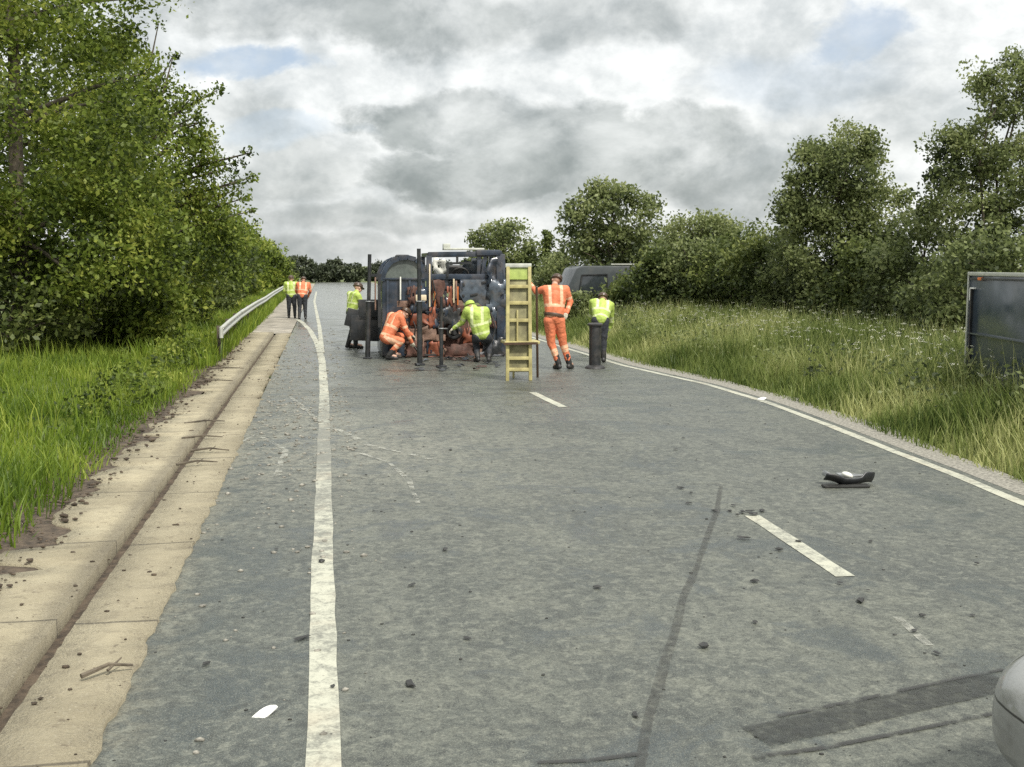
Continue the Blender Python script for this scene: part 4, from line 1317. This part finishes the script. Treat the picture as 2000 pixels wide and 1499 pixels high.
    for (px, py, dy, sz, an) in [(822, 648, .03, (.5, .1, .12), .12), (815, 674, .03, (.55, .1, .09), -.05), (915, 700, -.05, (.7, .3, .13), -.06)]:
        b = MB(); b.box(q(px, py, Y + dy), sz, Quaternion((0, 1, 0), an).to_matrix(), .03); b.build('torn_bracket', M['rust'], root)
    b = MB()
    b.torus(q(887, 648, Y - .03), .13, .055, (.35, 1, .1), sq=1.2); b.lathe(q(887, 648, Y - .06), [(0, .03), (.07, .03), (.085, 0), (.07, -.06), (.02, -.1)], (.35, -1, .1)); b.tube(q(876, 640, Y), q(905, 668, Y + .3), .04)
    b.build('axle_hub', M['darkgap'], root)
    wheel(root, q(962, 682, Y + .22) - Vector((0, 0, 0)), (.25, 1, 0), .36, .2)
    wheel(root, Vector((q(768, 690, Y).x, Y + .35, .33)), (1, .12, 0), .33, .2)
    wheel(root, Vector((q(950, 690, Y).x, Y + 1.6, .33)), (1, 0.1, 0), .33, .2)
    # hoses and loose bars hanging off
    for pts, r in [([q(800, 610, Y - .05), q(812, 640, Y - .12), q(806, 672, Y - .1), q(826, 700, Y - .2)], .014), ([q(870, 612, Y - .06), q(856, 640, Y - .16), q(862, 690, Y - .12)], .012), ([q(912, 690, Y - .1), q(930, 714, Y - .3), q(900, 718, Y - .5)], .014),
                   ([q(845, 545, Y - .08), q(852, 575, Y - .14), q(842, 612, Y - .1)], .012), ([q(955, 600, Y - .05), q(968, 640, Y - .14), q(955, 690, Y - .16)], .016)]:
        b = MB(); b.path(pts, r); b.build('hose', M['black'], root)
    # crumpled sheet metal: bent strips and torn skin with real dents
    for k, (x0, y0, x1, y1, mt, dy) in enumerate([(796, 560, 822, 600, 'rust', -.06), (842, 548, 868, 600, 'rust', -.04), (872, 560, 884, 600, 'orange_dull', -.06), (838, 600, 850, 640, 'orange_dull', -.08), (800, 640, 850, 668, 'rustbeam', -.08), (870, 672, 930, 700, 'rust', -.10), (800, 612, 840, 636, 'orange_dull', -.07), (905, 640, 940, 672, 'orange_dull', -.02), (792, 668, 832, 700, 'rust', -.09), (838, 668, 868, 704, 'orange_dull', -.06), (945, 660, 985, 700, 'blackpaint', -.09), (925, 610, 985, 640, 'rust', -.04), (805, 508, 830, 545, 'blackpaint', .3), (858, 600, 900, 640, 'blackpaint', -.05), (832, 600, 872, 640, 'bluepaint', -.02), (866, 545, 905, 600, 'bluepaint', .03), (940, 600, 986, 690, 'bluegrey', -.03), (905, 505, 950, 540, 'bluegrey', .25), (952, 505, 985, 560, 'bluepaint', -.06), (896, 690, 986, 716, 'bluegrey', -.05), (800, 560, 836, 612, 'bluepaint', -.04), (846, 505, 872, 540, 'silverrefl', .6), (950, 545, 990, 605, 'bluegrey', -.08)]):
        crumple(q(x0, y0, Y + dy), q(x1, y1, Y + dy), 200 + k, M[mt], root)
    # tail lift reaching left behind the stooping worker
    b = MB()
    b.bar(q(752, 606, Y + 2.2), q(700, 606, Y + 2.2), .12, .5, .02); b.bar(q(752, 625, Y + 2.2), q(690, 626, Y + 2.2), .09, .5, .02); b.bar(q(752, 643, Y + 2.2), q(684, 640, Y + 2.2), .12, .6, .02); b.bar(q(700, 606, Y + 2.2), q(692, 640, Y + 2.2), .10, .5, .02)
    b.build('tail_lift', M['blackpaint'], root)
    return root


def wheel(root, c, axis, r, wd):
    b = MB()
    b.torus(c, r - wd * .42, wd * .42, axis, 30, 10, sq=1.25)
    t = b.build('tyre', M['black'], root, 60)
    b = MB(); rr = r - wd * .8
    b.lathe(c, [(0, .02), (rr * .35, .03), (rr * .5, -.02), (rr * .9, -.03), (rr, .05), (rr + .02, .06), (rr + .02, -.08)], axis, 24)
    b.build('rim', M['steel'], t, 40)


wreck()


def scrap_piece(k):
    """torn plate with a ragged outline, bent along a crease"""
    rg = random.Random(300 + k)
    n = rg.randint(6, 9)
    L, W = rg.uniform(.12, .30), rg.uniform(.05, .13)
    bm = bmesh.new()
    ring = []
    for i in range(n):
        a = 2 * math.pi * i / n + rg.uniform(-.25, .25)
        r = rg.uniform(.55, 1.15)
        ring.append(bm.verts.new((math.cos(a) * L * r * .5, math.sin(a) * W * r * .7, rg.uniform(.0, .05))))
    mid = bm.verts.new((rg.uniform(-.03, .03), 0, rg.uniform(.02, .075)))
    for i in range(n): bm.faces.new((ring[i], ring[(i + 1) % n], mid))
    me = bpy.data.meshes.new('torn_plate'); bm.to_mesh(me); bm.free()
    me.materials.append(M[rg.choice(['bluegrey', 'rust_dark', 'blackpaint', 'rust_dark', 'blackpaint', 'chip'])])
    o = bpy.data.objects.new('torn_plate', me); COL.objects.link(o)
    o.modifiers.new('t', 'SOLIDIFY').thickness = .008
    px, py = rg.uniform(785, 985), 700 + 26 * rg.uniform(0, 1) ** 1.3
    g = G(px, py)
    o.location = (g.x, g.y, .012); o.rotation_euler = (0, 0, rg.uniform(-.7, .7))
    tag(o, 'torn plate of wreckage lying on the road in front of the wrecked lorry', 'debris', 'torn plates in front of the wreck')


for k in range(22): scrap_piece(k)

# rescue props, hand platform
def prop(label, px, y0, y1, Y, lean=.0, th=.055):
    a = P(px, y1, Y); a.z = 0
    top = P(px + lean, y0, Y)
    root = thing('rescue_prop', label, 'prop', a, 0, 'black stabilising props')
    mid = a.lerp(top, .55)
    b = MB(); b.tube(a + Vector((0, 0, .03)), mid, th); b.build('outer_tube', M['blackpaint'], root)
    b = MB(); b.tube(mid - (top - a) * .05, top, th * .72); b.build('inner_tube', M['blackpaint'], root)
    b = MB(); b.box(a + Vector((0, 0, .02)), (.2, .2, .036), None, .008); b.build('base_plate', M['blackpaint'], root)
    b = MB(); b.torus(mid, th * 1.05, .012, (0, 0, 1)); b.bar(mid, mid + Vector((.12, -.02, 0)), .02); b.build('locking_pin', M['steel'], root)


prop('tall black stabilising prop standing clear at the left end of the wreck', 718, 497, 700, 24.5, 4)
prop('black stabilising prop rising above the round blue shell of the wreck', 820, 486, 710, 22.7, -2)
prop('shorter black stabilising prop in front of the rusty beams', 862, 580, 718, 22.2, 0, .04)


def platform():
    base = G(1012, 744)
    Y = base.y
    q = lambda px, py, y=Y: P(px, py, y)
    root = thing('rescue_board', 'dull yellow ribbed rescue board with a shelf standing beside the person in orange', 'board', (base.x, Y, 0))
    S = Y / F
    for px in (991, 1036):
        a = q(px, 744); a.z = 0.0
        b = MB(); b.bar(a, q(px + (1 if px < 1000 else -2), 520), .045, .06, .008); b.build('side_rail', M['yellow'], root)
    for px in (1003, 1050):
        b = MB(); a = q(px, 730, Y + .55); a.z = 0.0; b.bar(a, q(px - 2 if px > 1040 else px, 560, Y + .35), .04, .05, .006); b.build('rear_leg', M['helmet_d'] if px > 1040 else M['yellow'], root)
    for py in (560, 592, 626, 700, 722):
        b = MB(); b.bar(q(991, py), q(1037, py), .035, .06, .006); b.build('rung', M['yellow'], root)
    b = MB(); b.box(q(1016, 668, Y + .2), (.62, .5, .05), None, .01); b.build('tread_board', M['yellow'], root)
    b = MB(); b.bar(q(984, 672, Y - .06), q(1050, 671, Y - .06), .03, .04); b.build('tread_edge', M['helmet_d'], root)
    b = MB(); b.box(q(1013, 534, Y + .02), (.40, .03, .22), None, .01); b.build('head_panel', M['yellowgreen'], root)
    b = MB(); b.bar(q(987, 519), q(1038, 519), .045, .07, .012); b.build('top_rail', M['palealu'], root)
    b = MB(); b.box((q(1014, 610).x, Y + .045, (q(1014, 548).z + .1) / 2 + .05), (.40, .02, q(1014, 548).z - .1), None, .006); b.build('board_skin', M['khaki'], root)
    b = MB(); b.bar(q(1010, 668, Y + .02), q(1010, 606, Y + .02), .09, .03, .01); b.box(q(1024, 640, Y + .1), (.2, .05, .26), None, .02); b.build('back_board', M['yellow'], root)


platform()


# ------------------------------------------------------------------ vehicles and wall beyond the bank
def van():
    Y = 35.0
    x0, x1 = P(1108, 520, Y).x, P(1380, 520, Y).x
    zg = .17
    L = x1 - x0
    root = thing('parked_van', 'dark grey van parked sideways beyond the right bank, its far end hidden by shrubs', 'van', (x0 + L / 2, Y, zg))
    h = 1.83
    pr = [(0, .32), (0, .95), (.05, 1.2), (.30, h - .08), (.5, h), (L - .1, h), (L, h - .1), (L, .3), (L - .3, .22), (.3, .22)]
    b = MB(); b.prism([Vector((x0 + a, Y, zg + z)) for a, z in pr], (0, 1.8, 0), .05); b.build('body', M['vandark'], root, 45)
    b = MB(); b.prism([Vector((x0 + a, Y - .012, zg + z)) for a, z in [(.42, .95), (.50, 1.5), (1.25, 1.52), (1.25, .95)]], (0, .03, 0), .006); wdw = b.build('window', M['glassdark'], root)
    b = MB()
    for s, e in [((.38, .93), (.47, 1.54)), ((.47, 1.54), (1.29, 1.56)), ((1.29, 1.56), (1.29, .93)), ((.38, .93), (1.29, .93))]:
        b.bar(Vector((x0 + s[0], Y - .02, zg + s[1])), Vector((x0 + e[0], Y - .02, zg + e[1])), .05, .03)
    b.build('window_frame', M['blackpaint'], wdw)
    b = MB(); b.bar(Vector((x0 + .3, Y - .02, zg + .86)), Vector((x1 - .05, Y - .02, zg + .86)), .05, .03); b.build('side_strip', M['blackpaint'], root)
    b = MB(); b.bar(Vector((x0 + .3, Y - .02, zg + .26)), Vector((x1 - .05, Y - .02, zg + .26)), .1, .05); b.build('sill', M['blackpaint'], root)
    for gx in (1.6, 3.1):
        b = MB(); b.bar(Vector((x0 + gx, Y - .012, zg + .35)), Vector((x0 + gx, Y - .012, zg + 1.6)), .02, .02); b.build('door_seam', M['darkgap'], root)
    b = MB(); b.bar(Vector((x0 + 1.45, Y + .1, zg + h + .05)), Vector((x1 - .2, Y + .1, zg + h + .05)), .04, .04); b.build('roof_rail', M['palealu'], root)
    for px in (.85, L - .95):
        wheel(root, Vector((x0 + px, Y + .08, zg + .33)), (0, 1, 0), .33, .2)


van()


def box_trailer():
    # long slate box standing on the field beyond the bank; its near end runs off to the right
    a = P(1887, 706, 14.4); a.z = 0
    dirn = Vector((-.20, -.98, 0)).normalized()
    nrm = Vector((dirn.y, -dirn.x, 0)); nrm = nrm if nrm.x < 0 else -nrm
    back = -nrm
    zg = .15
    root = thing('box_trailer', 'slate blue box trailer with a pale frame standing in the grass of the right bank', 'trailer', a)
    L, Wd = 3.9, 1.9
    z0, z1 = zg + .36, 1.885
    rot = Matrix((dirn, back, Vector((0, 0, 1)))).transposed()
    ctr = a + dirn * L / 2 + back * Wd / 2
    b = MB(); b.box(Vector((ctr.x, ctr.y, (z0 + z1) / 2)), (L, Wd, z1 - z0), rot, .01); b.build('box_body', M['trailerdark'], root)
    f = lambda u, z, o=.0: Vector(((a + dirn * u - back * (.012 + o)).x, (a + dirn * u - back * (.012 + o)).y, z))
    b = MB()
    b.bar(f(-.01, z1 + .005), f(L + .01, z1 + .005), .035, .05, .008); b.bar(f(0.0, z0 - .02), f(0.0, z1), .022, .03, .006); b.bar(f(L, z0), f(L, z1), .032, .04, .008)
    b.build('frame', M['palealu'], root)
    b = MB(); b.bar(f(.05, z1 - .06), f(L - .05, z1 - .06), .03, .02); b.bar(f(.16, z0), f(.16, z1 - .2), .05, .025); b.build('seal_strip', M['blackpaint'], root)
    b = MB(); b.bar(f(.10, z1 - .19), f(.26, z1 - .19), .035, .02); b.bar(f(.10, z1 - .19), f(.10, z1 - .36), .035, .02); b.build('corner_bracket', M['whiteplastic'], root)
    b = MB(); b.box(f(.45, z1 - .06, .01), (.03, .09, .04), None, .006); b.build('marker_lamp', M['orange_refl'], root)
    b = MB(); b.bar(f(.05, (z0 + z1) / 2 - .12), f(L - .1, (z0 + z1) / 2 - .12), .04, .02); b.build('side_rail', M['trailerdark'], root)
    b = MB(); b.bar(f(.0, z0 - .03), f(L, z0 - .03), .1, .05, .008); b.build('chassis', M['blackpaint'], root)
    for u in (1.4, 2.2):
        c = a + dirn * u + back * .08
        wheel(root, Vector((c.x, c.y, zg + .16)), tuple(nrm), .3, .2)


box_trailer()


def car_paint():
    m, t, bs, out = newmat('grimy_silver_paint')
    co = t.n('ShaderNodeTexCoord').outputs['Object']
    sp_ = t.n('ShaderNodeSeparateXYZ'); t.set(sp_.inputs[0], co)
    X, Y, Z = sp_.outputs
    c = t.mix(t.ramp(t.noise(co, 3, 6, .7), .4, .7), (.27, .275, .262, 1), (.19, .19, .175, 1))
    c = t.mix(t.ramp(t.noise(co, 70, 4, .7), .55, .75, 0, .5), c, (.13, .12, .10, 1))
    gap = t.m('ABSOLUTE', t.m('SUBTRACT', t.m('ABSOLUTE', X), t.m('ADD', .56, t.m('MULTIPLY', t.m('SUBTRACT', 2.0, Y), .10))))
    gl = t.m('MULTIPLY', t.ramp(gap, .002, .006, 1, 0), t.m('MULTIPLY', t.ramp(Z, .58, .6), t.ramp(Y, .6, .62)))
    g2 = t.m('MULTIPLY', t.ramp(t.m('ABSOLUTE', t.m('SUBTRACT', Z, .50)), .002, .006, 1, 0), t.ramp(Y, 1.2, 1.22))
    c = t.mix(t.m('MAXIMUM', gl, g2), c, (.012, .012, .012, 1))
    t.set(bs.inputs['Base Color'], c)
    bs.inputs['Metallic'].default_value = .3; bs.inputs['Roughness'].default_value = .38; bs.inputs['Coat Weight'].default_value = .5
    return m


M['silver_body'] = car_paint()


def near_car():
    """light grey car nosing in from the right; only its rounded front comes into view"""
    cx, y1 = 0.0, 2.0
    root = thing('silver_car', 'light grey car at the bottom right, only the rounded front corner showing', 'car', (cx, y1 - 2.0, 0))
    st = [(0.0, .42, .32, .52), (.07, .58, .26, .61), (.25, .72, .22, .69), (.65, .82, .2, .76), (1.25, .88, .19, .86), (1.9, .88, .19, .93), (2.9, .88, .19, .95), (3.6, .87, .2, .96), (4.0, .82, .24, .95), (4.12, .70, .3, .86)]
    v = []; f = []
    n = 22
    for (u, hw, zb, zt) in st:
        for i in range(n):
            t = 2 * math.pi * i / n
            cxx = math.copysign(abs(math.cos(t)) ** .55, math.cos(t)); szz = math.copysign(abs(math.sin(t)) ** .5, math.sin(t))
            v.append((cx + hw * cxx, y1 - u, (zb + zt) / 2 + (zt - zb) / 2 * szz))
    for i in range(len(st) - 1):
        for k in range(n):
            f.append((i * n + k, i * n + (k + 1) % n, (i + 1) * n + (k + 1) % n, (i + 1) * n + k))
    bm = bmesh.new()
    vs = [bm.verts.new(p) for p in v]
    for q in f: bm.faces.new([vs[k] for k in q])
    bm.faces.new(vs[:n]); bm.faces.new(vs[-n:])
    bmesh.ops.recalc_face_normals(bm, faces=bm.faces)
    me = bpy.data.meshes.new('body'); bm.to_mesh(me); bm.free()
    me.polygons.foreach_set('use_smooth', np.ones(len(me.polygons), dtype=bool))
    o = link('body', me, M['silver_body'], root)
    ss = o.modifiers.new('s', 'SUBSURF'); ss.levels = 2; ss.render_levels = 2
    gl = [(1.35, .70, .88), (2.0, .62, 1.36), (2.6, .60, 1.43), (3.3, .60, 1.38), (3.95, .68, .98)]
    b = MB()
    for (a, c) in zip(gl[:-1], gl[1:]):
        pts = [Vector((cx - a[1], y1 - a[0], a[2])), Vector((cx + a[1], y1 - a[0], a[2])), Vector((cx + c[1], y1 - c[0], c[2])), Vector((cx - c[1], y1 - c[0], c[2]))]
        fv = [b.bm.verts.new(p) for p in pts]; b.bm.faces.new(fv)
    for s in (-1, 1):
        side = [Vector((cx + s * g[1], y1 - g[0], g[2])) for g in gl] + [Vector((cx + s * .76, y1 - 3.95, .88)), Vector((cx + s * .78, y1 - 1.35, .82))]
        b.bm.faces.new([b.bm.verts.new(p) for p in side])
    b.build('window', M['glassdark'], root)
    b = MB()
    b.prism([Vector((cx - .60, y1 - 1.98, 1.375)), Vector((cx + .60, y1 - 1.98, 1.375)), Vector((cx + .59, y1 - 2.6, 1.445)), Vector((cx + .6, y1 - 3.3, 1.395)), Vector((cx - .6, y1 - 3.3, 1.395)), Vector((cx - .59, y1 - 2.6, 1.445))], (0, 0, .03), .01)
    b.build('roof', M['silver'], root)
    for s in (-1, 1):
        b = MB(); b.ball((cx + s * .50, y1 - .24, .585), (.13, .07, .05), Quaternion((0, 0, 1), -s * .75)); b.build('headlight', M['glassdark'], root)
        b = MB(); b.box((cx + s * .93, y1 - 1.55, .95), (.2, .12, .12), None, .04); b.build('door_mirror', M['silver'], root)
        for u in (.85, 3.3):
            wheel(root, Vector((cx + s * .77, y1 - u, .31)), (s, 0, 0), .31, .19)
    b = MB(); b.box((cx, y1 - .03, .36), (.5, .06, .1), None, .02); b.build('grille', M['blackpaint'], root)
    root.location = (4.24, 2.97, 0); root.rotation_euler = (0, 0, R(90))


near_car()


# ------------------------------------------------------------------ debris
def big_debris():
    c = G(1655, 948)
    root = thing('broken_bumper', 'torn black and silver bumper section lying alone in the right lane', 'car part', c)
    wv = lambda px, py, z: G(px, py, z)
    # curved black shell lying on its back
    v = []; f = []
    n = 14; k = 6
    for i in range(n + 1):
        u = i / n; x = -.25 + .50 * u
        yb = -.05 * math.cos((u - .45) * 2.4) + .04 - .05 * (1 - u)
        lift = .055 * max(0, .35 - u) / .35 + .012 * math.sin(u * 9)
        hgt = .085 - .03 * abs(u - .5) + (.035 if u > .72 else 0)
        for j in range(k + 1):
            t = j / k
            v.append((c.x + x, c.y + yb - .09 * math.sin(t * 1.5) + .03 * t, .008 + lift + hgt * t))
    for i in range(n):
        for j in range(k):
            a = i * (k + 1) + j
            f.append((a, a + k + 1, a + k + 2, a + 1))
    me = np_mesh('bumper_shell', v, f, smooth=True)
    o = link('bumper_shell', me, M['blackpaint'], root)
    s = o.modifiers.new('t', 'SOLIDIFY'); s.thickness = .012
    b = MB(); b.ball((c.x + .015, c.y + .04, .085), (.055, .05, .03), Quaternion((0, 1, 0), .35)); b.build('lamp_unit', M['silverrefl'], root)
    b = MB(); b.prism([Vector((c.x - .02, c.y + .03, .06)), Vector((c.x + .22, c.y + .02, .075)), Vector((c.x + .2, c.y + .14, .055)), Vector((c.x + .06, c.y + .17, .07)), Vector((c.x - .06, c.y + .12, .085))], (0, 0, .012), .003)
    b.build('trim_sheet', M['steel'], root)
    b = MB(); b.box((c.x - .13, c.y + .07, .075), (.15, .09, .05), Quaternion((0, 1, 0), .45).to_matrix(), .015); b.build('bracket', M['steel'], root)
    b = MB(); b.box((c.x - .06, c.y - .09, .013), (.42, .1, .02), Quaternion((0, 0, 1), -.12).to_matrix(), .006); b.build('lower_lip', M['chip'], root)


big_debris()


def chip_mesh(seed, w_):
    rg = random.Random(seed)
    bm = bmesh.new()
    bmesh.ops.create_icosphere(bm, subdivisions=1, radius=1)
    for v in bm.verts:
        v.co = Vector((v.co.x * w_ * rg.uniform(.5, 1.2), v.co.y * w_ * rg.uniform(.3, .9), max(-.25, v.co.z) * w_ * rg.uniform(.15, .4)))
    me = bpy.data.meshes.new('wreck_fragment')
    bm.to_mesh(me); bm.free()
    me.materials.append(M['chip'])
    return me


proto = [chip_mesh(i, .038) for i in range(6)]
spots = [(1432, 990, 1.0), (1450, 1003, 1.3), (1472, 1008, 1.4), (1488, 1000, .8), (1452, 1054, 1.1), (1520, 1076, .9), (1640, 1142, .9), (1695, 1156, .8), (1680, 1176, .9), (1475, 1138, .8), (1908, 1104, .9),
         (1475, 1218, .7), (1375, 1265, .8), (805, 1146, .9), (800, 1340, .9), (628, 1100, .9), (590, 1250, .8), (405, 1300, .8), (912, 1250, .7), (870, 1076, .8), (1120, 1000, .6), (1165, 1150, .7), (730, 1000, .7),
         (1335, 858, .9), (1320, 880, .9), (1360, 900, .7), (1330, 955, .9), (1350, 965, .8), (1345, 985, .7), (1395, 1000, .7), (650, 1345, .7), (540, 1075, .7), (1240, 1400, .6), (1700, 1060, .6), (1830, 1280, .8), (960, 905, .6), (880, 880, .6), (1080, 850, .6), (780, 850, .6), (715, 930, .6),
         (1465, 1001, .9), (1440, 1008, .8), (1425, 1000, .6), (1785, 1235, .7), (1900, 1205, .6), (1800, 1205, .6), (1560, 1060, .6)]
for i, (px, py, s) in enumerate(spots):
    o = bpy.data.objects.new('wreck_fragment', proto[i % 6])
    COL.objects.link(o)
    c = G(px, py)
    o.location = (c.x, c.y, .012 * s + .004)
    o.rotation_euler = (0, 0, random.uniform(0, 6.28))
    s *= random.uniform(.55, 1.35)
    o.scale = (s * random.uniform(.7, 1.7), s, s * random.uniform(.6, 1.2))
    tag(o, 'small dark broken fragment lying on the road surface', 'debris', 'dark fragments scattered over the road')
# pale scraps
def scrap(label, px, py, w_, d_, rz, z=None):
    c = G(px, py)
    b = bmesh.new()
    v = []
    n = 7
    for i in range(n + 1):
        u = i / n - .5
        for t in (-.5, .5):
            v.append(b.verts.new((u * w_, t * d_ * (1 - (2 * u) ** 2 * .6), .012 + .02 * math.sin(u * 3 + t))))
    for i in range(n): b.faces.new((v[2 * i], v[2 * i + 2], v[2 * i + 3], v[2 * i + 1]))
    me = bpy.data.meshes.new('torn_scrap'); b.to_mesh(me); b.free()
    me.materials.append(M['whiteplastic'])
    o = bpy.data.objects.new('torn_scrap', me); COL.objects.link(o)
    o.location = c if z is None else (c.x, c.y, z); o.rotation_euler = (0, 0, rz)
    s = o.modifiers.new('s', 'SOLIDIFY'); s.thickness = .006
    tag(o, label, 'scrap')


scrap('white curled plastic scrap on the road left of the edge line', 515, 1398, .13, .05, .5)
scrap('tiny white litter scrap on the right edge line', 1487, 781, .16, .1, .2)
# pale fallen sign in the right bank grass
bb = P(1338, 684, 23.0); ee = P(1394, 668, 24.5)
root = thing('fallen_sign', 'pale fallen sign strip leaning in the grass of the right bank', 'sign', (bb.x, bb.y, gz(bb.x, bb.y)))
b = MB(); b.bar(bb, ee, .03, .13, .006); b.build('sign_plate', M['galv'], root)
b = MB(); b.bar(Vector((bb.x + .05, bb.y + .06, gz(bb.x, bb.y) - .05)), Vector((bb.x + .05, bb.y + .06, bb.z + .06)), .06); b.build('post', M['bark'], root)

# twigs and clods on the concrete, grit on the shoulder
def grit(name, n, xf, y0, y1, smin, smax, label, mat, zf):
    rg = np.random.default_rng(3 + n)
    ico = bmesh.new(); bmesh.ops.create_icosphere(ico, subdivisions=1, radius=1)
    bv = np.array([v.co for v in ico.verts]); bf = np.array([[v.index for v in f.verts] for f in ico.faces]); ico.free()
    V = []; Fc = []
    for i in range(n):
        y = y0 + (y1 - y0) * rg.uniform() ** 1.4 if y0 is not None else abs(rg.normal(0, 6.5)) * rg.choice([-.7, 1.4]) + y1; a, b_ = xf(y); x = a + (b_ - a) * rg.uniform()
        s = smin + (smax - smin) * rg.uniform() ** 3
        p = bv * rg.uniform(.6, 1.2, (len(bv), 1)) * s * np.array([1.2, .9, .6]) + np.array([x, y, zf(x) + s * .25])
        Fc.append(bf + len(bv) * i); V.append(p)
    o = link(name, np_mesh(name, np.concatenate(V), np.concatenate(Fc)), mat)
    tag(o, label, kind='stuff')


def kz(x): return .048 if x < -1.49 else (.02 if -1.4 < x < -.97 else 0.0)


grit('soil_crumbs', 900, lambda y: (-2.35, -1.9), 4, 30, .008, .034, 'dark soil crumbs along the broken edge of the concrete', M['soil'], lambda x: .06)
grit('concrete_grit', 330, lambda y: (-1.95, -.98), 3.5, 26, .004, .018, 'loose grit on the concrete drain', M['soil'], kz)
grit('shoulder_gravel', 1500, lambda y: (-.95, .35), None, 17, .006, .028, 'gravel and mud crumbs on the road shoulder', M['pebble'], lambda x: 0)
grit('road_grit', 800, lambda y: (-.9, 5.8), 4, 24, .003, .012, 'fine dark grit over the carriageway', M['chip'], lambda x: 0)
for (px, py, ln, rz) in [(400, 825, .5, .3), (395, 855, .45, .1), (385, 905, .4, .25), (410, 880, .4, -.1), (210, 1310, .25, .5), (420, 745, .6, .2), (440, 720, .7, .1)]:
    c = G(px, py, .05)
    b = MB(); h = Vector((math.cos(rz), math.sin(rz), 0)) * ln / 2
    limb(b, [c - h, c + Vector((0, .03, .02)), c + h], .014, .006, 6)
    b.tube(c, c + Vector((.05, .09, .03)), .008, .004, seg=6)
    o = b.build('fallen_twig', M['bark'])
    tag(o, 'dark fallen twig lying across the concrete drain', 'twig', 'twigs on the concrete drain')
